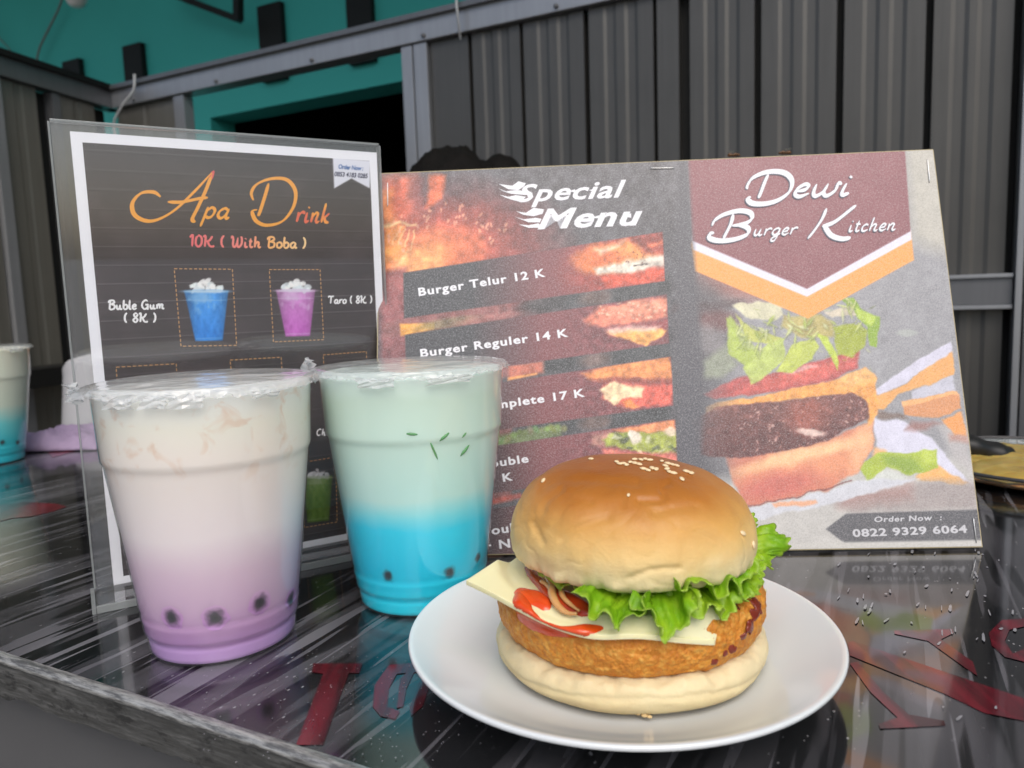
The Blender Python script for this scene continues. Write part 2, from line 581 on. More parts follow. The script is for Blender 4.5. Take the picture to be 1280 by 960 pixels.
def zinc(name, c, r=.42, metal=.55):
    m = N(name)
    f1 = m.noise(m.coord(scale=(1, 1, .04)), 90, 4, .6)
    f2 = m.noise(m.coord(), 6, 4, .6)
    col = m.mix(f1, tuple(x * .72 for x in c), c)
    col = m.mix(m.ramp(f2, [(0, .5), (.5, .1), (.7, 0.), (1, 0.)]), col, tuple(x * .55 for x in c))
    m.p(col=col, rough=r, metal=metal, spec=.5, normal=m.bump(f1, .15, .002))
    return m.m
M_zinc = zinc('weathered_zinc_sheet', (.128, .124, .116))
M_zincd = zinc('weathered_zinc_sheet_lightened', (.26, .25, .22))  # lighter copy of the zinc, raised because this side gets less light
M_gap = plain('recess_painted_shade', (.020, .020, .019), .8, 0, .3, .1, 30, .0)  # near-black colour paints extra shade into the gaps between sheets
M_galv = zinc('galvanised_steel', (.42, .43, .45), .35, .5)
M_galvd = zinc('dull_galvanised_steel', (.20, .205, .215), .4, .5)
M_teal = plain('teal_paint', (.046, .42, .38), .6, 0, .4, .10, 3, .1, .004)
M_black = plain('black_paint', (.010, .010, .010), .6, 0, .3, .2, 30, .1)
M_dark = plain('unlit_interior', (.016, .015, .015), .9, 0, .2, .2, 2, .0)  # near-black colour stands in for the room's lack of light
rail_b = .775
def panel(name, mat, par, mw, x0, x1, z0, z1, ribs=2, depth=.0022):
    """one roll-formed metal sheet with folded flanges and shallow ribs; faces local -y"""
    prof = [(x0, .022), (x0, 0)]
    w = x1 - x0
    for k in range(ribs):
        c = x0 + w * (k + 1) / (ribs + 1)
        prof += [(c - .014, 0), (c - .007, depth), (c + .007, depth), (c + .014, 0)]
    prof += [(x1, 0), (x1, .022)]
    vs = [(x, y, z) for x, y in prof for z in (z0, z1)]
    fs = [(2 * i, 2 * i + 2, 2 * i + 3, 2 * i + 1) for i in range(len(prof) - 1)]
    return mesh(name, vs, fs, mat, par, False, mw)
wr = empty('metal_wall', CO)
wr.matrix_world = MR
tag(wr, 'tall ribbed grey metal sheet wall behind the burger menu, with a wide opening', 'wall', None, 'structure')
sR = lambda px, py=150: WR(px, py)[0]
gaps = [sR(590, 120), sR(655), sR(735), sR(820), sR(856), sR(947), sR(1049), sR(1159), sR(1268)]
gw = [.010, .009, .012, .008, .022, .013, .013, .012, .012]
s_open0, s_open1 = sR(234, 125), sR(506, 90)
x = s_open1 + .075
for g, w in zip(gaps, gw):
    panel('sheet_panel', M_zinc, wr, MR, x, g - w / 2, FLOOR, rail_b, 2 if g - x > .12 else 0)
    x = g + w / 2
while x < 3.0:
    panel('sheet_panel', M_zinc, wr, MR, x, x + .17, FLOOR, 1.6, 2)
    x += .19
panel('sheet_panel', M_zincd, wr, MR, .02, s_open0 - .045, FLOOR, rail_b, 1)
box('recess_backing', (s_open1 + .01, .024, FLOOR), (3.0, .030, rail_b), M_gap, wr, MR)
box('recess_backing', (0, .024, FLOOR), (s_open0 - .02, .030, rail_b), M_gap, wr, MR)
box('sill_panel', (s_open0, .010, FLOOR), (s_open1, .028, .02), M_zinc, wr, MR)
# top rail: C-section, its lip catching the light
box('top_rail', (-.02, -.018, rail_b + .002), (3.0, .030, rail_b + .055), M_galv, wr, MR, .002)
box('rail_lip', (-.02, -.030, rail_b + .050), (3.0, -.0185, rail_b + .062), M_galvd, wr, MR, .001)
for a, w in ((s_open0 - .042, .040), (s_open1, .030), (s_open1 + .034, .036)):
    box('post', (a, -.012, FLOOR), (a + w, .022, rail_b), M_galv, wr, MR, .002)
pr_ = sR(1268, 300)
z0_, z1_ = WR(1230, 381)[1], WR(1230, 348)[1]
box('cross_rail', (sR(1000), -.020, z0_), (pr_ - .002, -.002, z1_), M_galvd, wr, MR, .0015)
box('cross_rail_flange', (sR(1000), -.026, z1_ + .0005), (pr_ - .002, -.002, z1_ + .007), M_galv, wr, MR, .001)
box('cross_rail_flange', (sR(1000), -.026, z0_ - .007), (pr_ - .002, -.002, z0_ - .0005), M_galv, wr, MR, .001)
box('post', (pr_, -.034, FLOOR), (pr_ + .010, -.003, rail_b), M_galv, wr, MR, .001)
box('post', (pr_ + .014, -.028, FLOOR), (pr_ + .045, -.003, rail_b), M_galvd, wr, MR, .001)
for k in range(7):
    s = .12 + k * .33
    v_, f_ = lathe([(0, -.005), (.004, -.004), (.0055, 0), (.0055, .002)], 10)
    mesh('screw_head', v_, f_, M_galvd, wr, True, MR @ Matrix.Translation((s, -.020, rail_b + .012)) @ Matrix.Rotation(-PI / 2, 4, 'X'))
# left wall
wl = empty('metal_side_wall', CO)
wl.matrix_world = ML
tag(wl, 'short ribbed metal side wall at the left with a low dark shelf rail', 'wall', None, 'structure')
sL = lambda px, py: -WL(px, py)[0]
xs = [sL(12, 250), sL(58, 250), sL(84, 250), sL(118, 140)]
x = -1.9
while x < xs[0] - .2:
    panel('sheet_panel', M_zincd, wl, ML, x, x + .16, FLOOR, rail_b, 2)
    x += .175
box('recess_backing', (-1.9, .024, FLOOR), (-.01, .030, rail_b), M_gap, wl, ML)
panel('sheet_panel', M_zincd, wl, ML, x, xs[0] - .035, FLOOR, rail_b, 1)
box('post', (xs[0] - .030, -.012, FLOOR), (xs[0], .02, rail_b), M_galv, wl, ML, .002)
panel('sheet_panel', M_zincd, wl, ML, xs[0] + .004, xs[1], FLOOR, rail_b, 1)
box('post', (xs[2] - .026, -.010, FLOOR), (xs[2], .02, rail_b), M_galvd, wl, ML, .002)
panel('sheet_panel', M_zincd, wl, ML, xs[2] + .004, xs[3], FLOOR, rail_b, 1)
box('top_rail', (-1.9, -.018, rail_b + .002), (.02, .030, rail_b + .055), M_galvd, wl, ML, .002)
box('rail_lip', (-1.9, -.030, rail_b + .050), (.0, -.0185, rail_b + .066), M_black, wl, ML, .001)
zl0, zl1 = WL(60, 478)[1], WL(60, 456)[1]
box('shelf_rail', (-1.9, -.10, zl0), (-.02, -.003, zl1), M_black, wl, ML, .002)
# plastic ties on the rail
M_tie = plain('white_plastic', (.55, .56, .56), .4)
tie = tube('cable_tie', smoothprof([tuple(MR @ Vector(q)) for q in ((.16, -.040, .845), (.155, -.045, .800), (.11, -.05, .765), (.06, -.045, .72), (.055, -.03, .66))], 5), .0035, M_tie, wr, 6)
s_ = sR(583, 40)
tube('cable_tie', [MR @ Vector((s_, -.036, rail_b + .10)), MR @ Vector((s_, -.040, rail_b + .05)), MR @ Vector((s_ + .004, -.036, rail_b - .02))], .0028, M_tie, wr, 6)
# teal building wall beyond the opening
OT = CO - NR * .62
WT = VW(OT, UR)
MT = Matrix.Translation(OT) @ MR.to_3x3().to_4x4()
tw = empty('teal_wall', OT)
tw.matrix_world = MT
tag(tw, 'teal painted wall beyond the kiosk with black bracket posts and a dark doorway', 'wall', None, 'structure')
zb = (WT(300, 138)[1] + WT(480, 108)[1]) / 2
sj = WT(264, 160)[0]
ROOF = 2.05
box('upper_wall', (-3.5, 0, zb), (6, .12, ROOF), M_teal, tw, MT)
box('side_wall', (-3.5, 0, FLOOR), (sj, .12, zb), M_teal, tw, MT)
box('side_wall', (sj + 2.4, 0, FLOOR), (6, .12, zb), M_teal, tw, MT)
WB = VW(OT + NR * .025, UR)
MB_ = Matrix.Translation(OT + NR * .025) @ MR.to_3x3().to_4x4()
for (x0, x1, yt, yb) in ((77, 98, 75, 120), (153, 176, 55, 125), (323, 352, 4, 101), (432, 463, -70, 79)):
    a, b = WB((x0 + x1) / 2 - (x1 - x0) / 2, (yt + 80) / 2)[0], WB((x0 + x1) / 2 + (x1 - x0) / 2, (yt + 80) / 2)[0]
    box('bracket_post', (a, 0, WB((x0 + x1) / 2, yb)[1]), (b, .024, WB((x0 + x1) / 2, yt)[1]), M_black, tw, MB_)
# the dark room behind the doorway
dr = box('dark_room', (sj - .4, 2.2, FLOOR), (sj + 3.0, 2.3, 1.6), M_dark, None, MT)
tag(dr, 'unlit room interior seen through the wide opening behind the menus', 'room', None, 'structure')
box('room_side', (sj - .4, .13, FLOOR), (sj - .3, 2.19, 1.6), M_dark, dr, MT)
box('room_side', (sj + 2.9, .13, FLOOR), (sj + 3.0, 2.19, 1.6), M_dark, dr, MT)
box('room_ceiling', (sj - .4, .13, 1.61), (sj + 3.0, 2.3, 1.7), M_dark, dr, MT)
# triangular steel frame and hanging bulb in front of the teal wall
tr = empty('steel_bracket', MB_ @ Vector((WB(300, 20)[0], 0, 1)))
tag(tr, 'black triangular steel bracket on the teal wall near the top edge', 'bracket')
def bar(name, a, b, w, mat, par):
    a, b = Vector(a), Vector(b)
    d = b - a
    q = d.to_track_quat('Z', 'Y').to_matrix().to_4x4()
    return box(name, (-w / 2, -w / 2, 0), (w / 2, w / 2, d.length), mat, par, Matrix.Translation(a) @ q, .001)
def onT(px, py, off=.09):
    return onplane(px, py, OT + NR * off, NR)
bar('diagonal_bar', onT(218, -6), onT(300, 25), .022, M_black, tr)
bar('upright_bar', onT(298, 26, .125), onT(297, -70, .125), .026, M_black, tr)
bar('wall_bar', onT(212, -8, .085), onT(296, -68, .085), .020, M_black, tr)
pb = onT(95, -3, .35)
lb = empty('lamp_bulb', pb)
tag(lb, 'round white unlit bulb hanging at the top left before the teal wall', 'bulb')
m = N('opal_bulb')
m.p(col=(.62, .60, .58), rough=.3)
v_, f_ = lathe(smoothprof([(0, -.034), (.020, -.029), (.034, -.010), (.034, .008), (.022, .028), (.014, .044), (.014, .05)], 5), 32)
mesh('glass_globe', v_, f_, m.m, lb, True, Matrix.Translation(pb))
v_, f_ = lathe([(.0, .0505), (.016, .0505), (.016, .085), (.008, .10), (0, .10)], 20)
mesh('socket', v_, f_, M_black, lb, True, Matrix.Translation(pb))
tube('flex', [pb + Vector((0, 0, .10)), pb + Vector((.01, .01, 1.2))], .003, M_black, lb, 6)
M_wire = plain('grey_flex', (.16, .18, .17), .5)
w = tube('hanging_wire', smoothprof([tuple(onT(*q, .04)) for q in ((82, -30), (76, 4), (62, 34), (49, 62), (45, 88), (44, 130))], 6), .0045, M_wire, None, 8)
tag(w, 'thin grey wire sagging down the teal wall left of the bulb', 'wire')
w = tube('loose_wire', smoothprof([tuple(onT(*q, .03)) for q in ((-12, 30), (0, 48), (12, 62), (20, 80), (24, 120))], 6), .003, M_wire, None, 8)
tag(w, 'short pale wire at the far left edge above the side wall', 'wire')
# unseen roof added to dim the back of the stall, and floor
AXR = Matrix.Translation(CO) @ MR.to_3x3().to_4x4()
rf = box('dimming_roof', (-4, -1.0, ROOF), (6, 3.2, ROOF + .06), M_teal, None, AXR)
tag(rf, 'unseen flat roof added to dim the back of the stall', 'roof', None, 'structure')
m = N('concrete_ground')
f = m.noise(m.coord(), 2.5, 8, .65)
m.p(col=m.ramp(f, [(0, (.10, .098, .092)), (.5, (.17, .165, .155)), (1, (.26, .25, .235))]), rough=.85, normal=m.bump(m.noise(m.coord(), 90, 5), .3, .003))
g = mesh('ground', [(-150, -150, FLOOR), (150, -150, FLOOR), (150, 150, FLOOR), (-150, 150, FLOOR)], [(0, 1, 2, 3)], m.m)
tag(g, 'concrete ground round the stall', 'ground', None, 'structure')

# ================================================================== FOOD DISH AND TONGS
M_glass = film('dish_glass', (.80, .84, .86), .10, 1.2, .05)
DC = Vector((.500, .700, .0004))
dish = empty('serving_dish', DC)
tag(dish, 'shallow clear dish of yellow food at the right edge behind the burger menu', 'dish')
dp = smoothprof([(0, .002), (.07, .002), (.086, .004), (.100, .018), (.106, .034), (.108, .036), (.104, .034), (.097, .019), (.083, .0065), (.07, .0045), (0, .0045)], 4)
dp = [(r, z * .42) for r, z in dp]
v_, f_ = lathe(dp, 96)
mesh('glass_dish', v_, f_, M_glass, dish, True, Matrix.Translation(DC))
m = N('dark_rim')
m.p(col=(.05, .05, .055), rough=.3)
v_, f_ = lathe([(.1075, .0138), (.1095, .0145), (.1095, .0165), (.1070, .0170), (.1055, .0155)], 96, closed=True)
mesh('dish_rim', v_, f_, m.m, dish, True, Matrix.Translation(DC))
m = N('yellow_custard')
f = m.noise(m.coord(), 38, 4, .6, .8)
m.p(col=m.ramp(f, [(0, (.26, .15, .03)), (.45, (.42, .29, .07)), (.7, (.52, .40, .14)), (1, (.60, .50, .24))]), rough=.3, sss=.2, ssc=.006, normal=m.bump(f, .5, .002))
M_yel = m.m
m = N('orange_base')
f = m.noise(m.coord(), 30, 3)
m.p(col=m.ramp(f, [(0, (.55, .16, .02)), (.5, (.70, .30, .07)), (1, (.72, .45, .20))]), rough=.35, sss=.1, ssc=.004)
v_, f_ = lathe(smoothprof([(0, .0024), (.080, .0026), (.094, .0060), (.0965, .0080), (.085, .0088), (0, .0090)], 4), 64)
mesh('orange_layer', v_, f_, m.m, dish, True, Matrix.Translation(DC))
for k, (dx, dy, r, h, ro) in enumerate(((-.035, -.030, .054, .020, .2), (.035, -.032, .052, .018, 1.2), (0, .03, .060, .018, 2.), (-.062, .018, .032, .016, .6), (.060, .020, .034, .016, .9))):
    v_, f_ = lathe(smoothprof([(0, 0), (r * .8, 0), (r, h * .35), (r * .8, h * .8), (r * .4, h), (0, h * 1.02)], 4), 40, lambda x, y, z, a, i: (x * (1 + .10 * math.sin(2 * a + k)), y * .8, z * .5 + .002 * fbm(Vector((x * 50, y * 50, k)), 2)))
    mesh('yellow_slice', v_, f_, M_yel, dish, True, Matrix.Translation(DC + Vector((dx, dy, .0085))) @ Matrix.Rotation(ro, 4, 'Z'))
tg = empty('tongs', ony(1235, 562, .73))
tag(tg, 'steel tongs with black scalloped grip lying across the yellow food dish', 'tongs')
M_grip = plain('black_rubber', (.010, .010, .011), .45, 0, .4, .2, 100, .1)
M_blue = plain('blue_grey_steel', (.26, .34, .42), .22, .8, .5, .1, 60, .05)
def onY(px, py, Y=.73):
    return tuple(ony(px, py, Y))
gp = smoothprof([onY(1150, 552), onY(1180, 554), onY(1205, 556), onY(1222, 560), onY(1240, 565), onY(1252, 568), onY(1262, 571)], 6)
gr_ = [.0145 + .0012 * math.sin(i * .55) for i in range(len(gp))]
gr_[-1] = .004
gr_[-2] = .009
gr_[-3] = .012
tube('grip', gp, gr_, M_grip, tg, 18, .72)
for dy, Y in ((0, .73), (9, .74)):
    P = smoothprof([onY(1254, 570 + dy * .6, Y), onY(1275, 568 + dy, Y), onY(1320, 566 + dy * 1.6, Y), (ony(1420, 580, Y).x, Y, .02)], 6)
    tube('arm', P, .0085, M_blue, tg, 12, .35)

# ================================================================== PEOPLE SITTING BEHIND
def skin_body(name, joints, edges, mat, parent, sub=2):
    me = bpy.data.meshes.new(name)
    me.from_pydata([j[:3] for j in joints], edges, [])
    o = link(name, me, None, None)
    me.materials.append(mat)
    o.modifiers.new('k', 'SKIN')
    for i, j in enumerate(joints):
        me.skin_vertices[0].data[i].radius = (j[3], j[4] if len(j) > 4 else j[3])
        me.skin_vertices[0].data[i].use_root = i == 0
    sb = o.modifiers.new('s', 'SUBSURF')
    sb.levels = sb.render_levels = sub
    bpy.context.view_layer.update()
    dg = bpy.context.evaluated_depsgraph_get()
    m2 = bpy.data.meshes.new_from_object(o.evaluated_get(dg))
    bpy.data.objects.remove(o)
    m2.name = name
    o = link(name, m2, None, None, True)
    if not m2.materials:
        m2.materials.append(mat)
    o.matrix_world = parent.matrix_world.copy()
    o.parent = parent
    o.matrix_parent_inverse = parent.matrix_world.inverted()
    return o
M_skin = plain('brown_skin', (.32, .17, .10), .5, 0, .4, .06, 20, .05)
M_hair = N('black_hair')
hn = M_hair.noise(M_hair.coord(scale=(1, 1, .12)), 260, 4, .7)
M_hair.p(col=M_hair.mix(hn, (.003, .0028, .0026), (.010, .008, .007)), rough=.7, spec=.12, normal=M_hair.bump(hn, .7, .003))
M_hair = M_hair.m
def person(loc, rz, label, shirt, lower, bun):
    r = empty('person', loc, rz)
    bpy.context.view_layer.update()
    tag(r, label, 'person')
    # seated on a stool: hips .45 above the floor; faces local -y
    J = [(0, 0, .50, .13, .11), (0, .01, .66, .115, .09), (0, .01, .84, .13, .085), (0, .01, .96, .10, .07), (0, 0, 1.03, .045, .045), (0, -.005, 1.10, .058, .062), (0, -.010, 1.17, .072, .088), (0, -.005, 1.235, .055, .070),
         (.155, .01, .94, .05), (.20, -.02, .70, .042), (.13, -.20, .60, .032), (.09, -.28, .59, .028),
         (-.155, .01, .94, .05), (-.20, -.02, .70, .042), (-.13, -.20, .60, .032), (-.09, -.28, .59, .028),
         (.09, -.02, .49, .085), (.11, -.40, .50, .065), (.11, -.40, .10, .045), (.11, -.52, .04, .035),
         (-.09, -.02, .49, .085), (-.11, -.40, .50, .065), (-.11, -.40, .10, .045), (-.11, -.52, .04, .035)]
    E_ = [(0, 1), (1, 2), (2, 3), (3, 4), (4, 5), (5, 6), (6, 7), (3, 8), (8, 9), (9, 10), (10, 11), (3, 12), (12, 13), (13, 14), (14, 15), (0, 16), (16, 17), (17, 18), (18, 19), (0, 20), (20, 21), (21, 22), (22, 23)]
    skin_body('body', J, E_, M_skin, r)
    k = 1.12
    top = [(j[0], j[1], j[2], j[3] * k + .008, (j[4] if len(j) > 4 else j[3]) * k + .008) for j in J]
    idx = [0, 1, 2, 3, 8, 9, 12, 13]
    skin_body('shirt', [top[i] for i in idx] + [(0, .01, 1.005, .075, .07)], [(0, 1), (1, 2), (2, 3), (3, 4), (4, 5), (3, 6), (6, 7), (3, 8)], shirt, r)
    idx = [0, 16, 17, 18, 20, 21, 22]
    skin_body('trousers', [top[i] for i in idx], [(0, 1), (1, 2), (2, 3), (0, 4), (4, 5), (5, 6)], lower, r)
    mw = r.matrix_world.copy()
    def hr(x, y, z, a, i):
        e = 1 + .08 * fbm(Vector((x * 30, y * 30, z * 30)), 4) + .04 * fbm(Vector((x * 170, y * 170, z * 60)), 3)
        return (x * e * .92, y * e * 1.08, z * e)
    v_, f_ = lathe([(.098 * math.sin(t), -.105 * math.cos(t)) for t in zs(.75, PI, 24)], 60, hr)
    mesh('hair', v_, f_, M_hair, r, True, mw @ Matrix.Translation((0, .012, 1.185)) @ Matrix.Rotation(-.42, 4, 'X'))
    if bun:
        v_, f_ = lathe([(.042 * math.sin(t), -.036 * math.cos(t)) for t in zs(0, PI, 16)], 36, hr)
        mesh('hair_bun', v_, f_, M_hair, r, True, mw @ Matrix.Translation(bun))
    for s in (-1, 1):
        v_, f_ = lathe([(.012 * math.sin(t), -.008 * math.cos(t)) for t in zs(0, PI, 8)], 14)
        mesh('eye', v_, f_, M_tie, r, True, mw @ Matrix.Translation((s * .030, -.088, 1.165)))
        mesh('ear', [(x * .5, y * 1.2, z * 2.6) for x, y, z in v_], f_, M_skin, r, True, mw @ Matrix.Translation((s * .078, 0, 1.155)))
    v_, f_ = tube_geo([(0, -.090, 1.17), (0, -.108, 1.145), (0, -.095, 1.135)], [.007, .012, .010], 10)
    mesh('nose', v_, f_, M_skin, r, True, mw)
    v_, f_ = tube_geo([(-.022, -.090, 1.115), (0, -.098, 1.113), (.022, -.090, 1.115)], [.003, .006, .003], 8)
    mesh('mouth', v_, f_, plain('lip', (.30, .09, .07)), r, True, mw)
    return r
M_shirtw = plain('white_cotton', (.40, .40, .42), .8, 0, .3, .12, 14, .3)
M_lilac = plain('lilac_cloth', (.33, .25, .38), .8, 0, .3, .15, 14, .3)
M_navyc = plain('navy_cloth', (.03, .035, .08), .8, 0, .3, .15, 14, .3)
# z of head top: FLOOR + 1.29
pa_ = ony(566, 190, 1.28)
person((pa_.x, 1.28, pa_.z - 1.285), .3, 'black haired person with a top knot sitting behind the burger menu board', M_navyc, M_navyc, (.088, .02, 1.250))
pb_ = ony(208, 235, 1.52)
person((pb_.x - .02, 1.52, pb_.z - 1.30), 1.1, 'person in white shirt and lilac trousers sitting behind the drink menu', M_shirtw, M_lilac, None)

# ================================================================== THE TABLE
TD = Vector((.888, -.4605, 0)).normalized()          # along the front edge
TB = Vector((-TD.y, TD.x, 0))                        # from the front edge to the back
T0 = Vector((-.066, .281, 0))
TABLE = Matrix.Translation(T0) @ Matrix((TD, TB, Vector((0, 0, 1)))).transposed().to_4x4()
m = N('printed_film')
v = m.coord(scale=(1, .085, 1))
c = m.n('TexCoord')
n1 = m.noise(v, 26, 3, .6, .25)
v2 = m.coord(scale=(1, .05, 1), rot=(0, 0, .06))
n2 = m.noise(v2, 95, 2, .55, .3)
n3 = m.noise(m.coord(scale=(1, .03, 1), rot=(0, 0, -.03)), 260, 2, .6, .2)
big = m.noise(m.coord(), 5.5, 2)
a1 = m.ramp(n1, [(0, 0.), (.50, 0.), (.515, .6), (.60, .85), (.612, .12), (.68, .0), (.69, 1.), (1, .8)])
a2 = m.ramp(n2, [(0, 0.), (.575, 0.), (.60, .9), (1, 1.)])
a3 = m.ramp(n3, [(0, 0.), (.62, 0.), (.66, .8), (1, 1.)])
sx = m.n('SeparateXYZ', {0: c.outputs['Object']})
leftness = m.ramp(m.math('MULTIPLY_ADD', sx.outputs[0], -1.6, .35), [(0, 0.), (.2, .1), (.7, 1.), (1, 1.)])
a3b = m.math('MULTIPLY', a3, m.math('ADD', leftness, .25))
am = m.math('MAXIMUM', m.math('MULTIPLY', a1, .52), m.math('MULTIPLY', a2, .75))
am = m.math('MAXIMUM', am, m.math('MULTIPLY', a3b, .7))
am = m.math('MULTIPLY', am, m.ramp(big, [(0, .35), (.35, .5), (.6, 1.), (1, 1.)]))
spk = m.n('TexVoronoi', {'Vector': m.coord(scale=(1, .6, 1)), 'Scale': 260., 'Randomness': 1.}, feature='F1')
sp = m.ramp(spk.outputs['Distance'], [(0, 1.), (.10, 1.), (.17, 0.), (1, 0.)])
spn = m.ramp(m.noise(m.coord(), 14, 3), [(0, 0.), (.46, 0.), (.60, .9), (1, 1.)])
rnd = m.n('SeparateColor', {0: spk.outputs['Color']})
sp = m.math('MULTIPLY', sp, m.math('MULTIPLY', spn, m.math('GREATER_THAN', rnd.outputs[0], .45)))
ink = m.ramp(am, [(0, (.006, .006, .007)), (.25, (.035, .034, .038)), (.6, (.115, .112, .125)), (1, (.30, .30, .32))])
ink = m.mix(m.math('MULTIPLY', sp, .55), ink, (.42, .42, .44))
dust = m.noise(m.coord(), 9, 5, .65)
fine = m.noise(m.coord(), 900, 2)
m.p(col=ink, rough=m.ramp(dust, [(0, .05), (.4, .08), (.7, .17), (1, .25)]), ior=1.55, spec=.62, coat=.3, crough=.04,
    normal=m.bump(m.math('ADD', m.math('MULTIPLY', sp, 1.), m.math('MULTIPLY', m.noise(m.coord(), 70, 2), .5)), .10, .0004))
M_film = m.m
m = N('worn_edge')
v = m.coord(scale=(.10, 1, 1))
e1 = m.noise(v, 420, 5, .7, .4)
e2 = m.noise(m.coord(scale=(.4, 1, 1)), 160, 5, .7)
c_ = m.mix(m.ramp(e2, [(0, 0.), (.52, 0.), (.62, .8), (1, .9)]), m.ramp(e1, [(0, (.05, .05, .05)), (.42, (.055, .055, .053)), (.55, (.085, .085, .083)), (.68, (.13, .13, .127)), (1, (.30, .30, .29))]), (.02, .02, .02))
m.p(col=c_, rough=.5, metal=.25, normal=m.bump(e1, .4, .001))
M_edge = m.m
m = N('edge_lip')
e1 = m.noise(m.coord(scale=(.15, 1, 1)), 500, 4, .7)
m.p(col=m.ramp(e1, [(0, (.06, .06, .06)), (.4, (.13, .13, .13)), (.55, (.34, .34, .33)), (1, (.75, .75, .74))]), rough=.35, metal=.4, normal=m.bump(e1, .5, .001))
M_lip = m.m
M_front = plain('front_panel_grey', (.085, .085, .088), .45, 0, .5, .10, 30, .05)
m = N('red_print')
r1 = m.noise(m.coord(scale=(1, .10, 1), rot=(0, 0, .48)), 60, 4, .65, .3)
m.p(col=m.ramp(r1, [(0, (.012, .002, .004)), (.40, (.035, .003, .006)), (.52, (.10, .005, .012)), (.70, (.17, .010, .020)), (1, (.22, .05, .06))]), rough=.10, spec=.6, coat=.3, crough=.05)
M_red = m.m
M_fleck = plain('pale_fleck', (.24, .24, .26), .10, 0, .6, .5, 300, .0)

table = empty('table', T0)
table.matrix_world = TABLE
tag(table, 'serving table covered in glossy black film printed with white speed streaks and red letters', 'table')
TX0, TX1, TDEP = -1.25, 1.1, .52
bm = bmesh.new()
box_bm(bm, (TX0, 0, -.020), (TX1, TDEP, 0), None, .0012)
for v_ in bm.verts:
    if v_.co.y > TDEP / 2:
        v_.co.y += .07 + .155 * v_.co.x
me = bpy.data.meshes.new('table_top')
bmesh.ops.recalc_face_normals(bm, faces=bm.faces)
bm.to_mesh(me)
bm.free()
link('table_top', me, M_film, table, False, TABLE)
# worn edge band with a ragged lower border, proud of the slab
def ragged(x, s=1.):
    return (fbm(Vector((x * 9, 0, 3)), 3) * .0035 + fbm(Vector((x * 60, 5, 3)), 4) * .0035) * s
vs, fs = [], []
K = 900
for i in range(K + 1):
    x = TX0 + (TX1 - TX0) * i / K
    lo = -.0215 + ragged(x)
    t = .0006 * fbm(Vector((x * 40, 1, 1)), 3)
    for (y, z) in ((-.0010, -.0012), (-.0034 + t, -.0016), (-.0036 + t, lo * .5), (-.0030 + t, lo), (-.0006, lo)):
        vs.append((x, y, z))
for i in range(K):
    for k in range(4):
        a = i * 5 + k
        fs.append((a, a + 1, a + 6, a + 5))
mesh('edge_band', vs, fs, M_edge, table, False, TABLE)
vs, fs = [], []
for i in range(K + 1):
    x = TX0 + (TX1 - TX0) * i / K
    t = .0003 * fbm(Vector((x * 120, 1, 9)), 3)
    for (y, z) in ((.0018 + t, .0004), (-.0010, .0012), (-.0044 + t, .0004), (-.0046 + t, -.0020), (-.0036, -.0024)):
        vs.append((x, y, z))
for i in range(K):
    for k in range(4):
        a = i * 5 + k
        fs.append((a, a + 1, a + 6, a + 5))
mesh('edge_lip', vs, fs, M_lip, table, True, TABLE)
box('front_panel', (TX0 + .01, .012, -.74), (TX1 - .01, .030, -.0205), M_front, table, TABLE)
for sx_, dd in ((TX0 + .012, .38), (TX1 - .030, .70)):
    box('side_panel', (sx_, .031, -.74), (sx_ + .018, dd, -.0205), M_front, table, TABLE)
# red lettering printed on the film (seen upside down from this side)
TP = Plane((0, 0, 0), 0, -PI / 2 + .0)
class Flat:
    o = Vector((0, 0, 0)); u = Vector((1, 0, 0)); v = Vector((0, 1, 0)); n = Vector((0, 0, 1))
    def st(s, px, py):
        p = onz(px, py, 0)
        return (p.x, p.y)
    def mat(s):
        return Matrix.Identity(4)
FL = Flat()
reds = [
    [(392, 830), (453, 830), (449, 842), (436, 842), (404, 932), (370, 932), (404, 843), (390, 841)],
    [(415, 872), (420, 873), (401, 918), (396, 917)],
    [(468, 858), (486, 832), (530, 828), (534, 840), (496, 843), (486, 862), (484, 884), (500, 890), (494, 900), (476, 896), (466, 884)],
    [(500, 850), (514, 836), (519, 838), (508, 862), (504, 884), (496, 886)],
    [(524, 852), (556, 838), (560, 846), (536, 862), (528, 884), (514, 896), (512, 886)],
    [(1060, 804), (1066, 802), (1280, 874), (1280, 902), (1230, 892), (1180, 868), (1062, 820)],
    [(1062, 830), (1072, 828), (1104, 866), (1136, 894), (1180, 902), (1182, 908), (1100, 912), (1098, 906), (1122, 898), (1088, 866)],
    [(1118, 789), (1190, 787), (1192, 792), (1176, 800), (1216, 828), (1222, 846), (1210, 838), (1160, 802), (1118, 793)],
    [(1236, 792), (1252, 776), (1280, 774), (1280, 784), (1262, 788), (1256, 802), (1266, 818), (1280, 812), (1280, 828), (1256, 822), (1240, 808)],
    [(0, 632), (30, 628), (70, 630), (84, 634), (66, 640), (40, 646), (16, 648), (0, 652), (0, 640)],
    [(60, 566), (92, 560), (96, 564), (66, 572)],
]
for j, pts in enumerate(reds):
    V = []
    for p in pts:
        q = onz(*p)
        V.append((q.x, q.y, .00035 + j * .00001))
    mesh('printed_letter', V, [tuple(range(len(V)))], M_red, table)
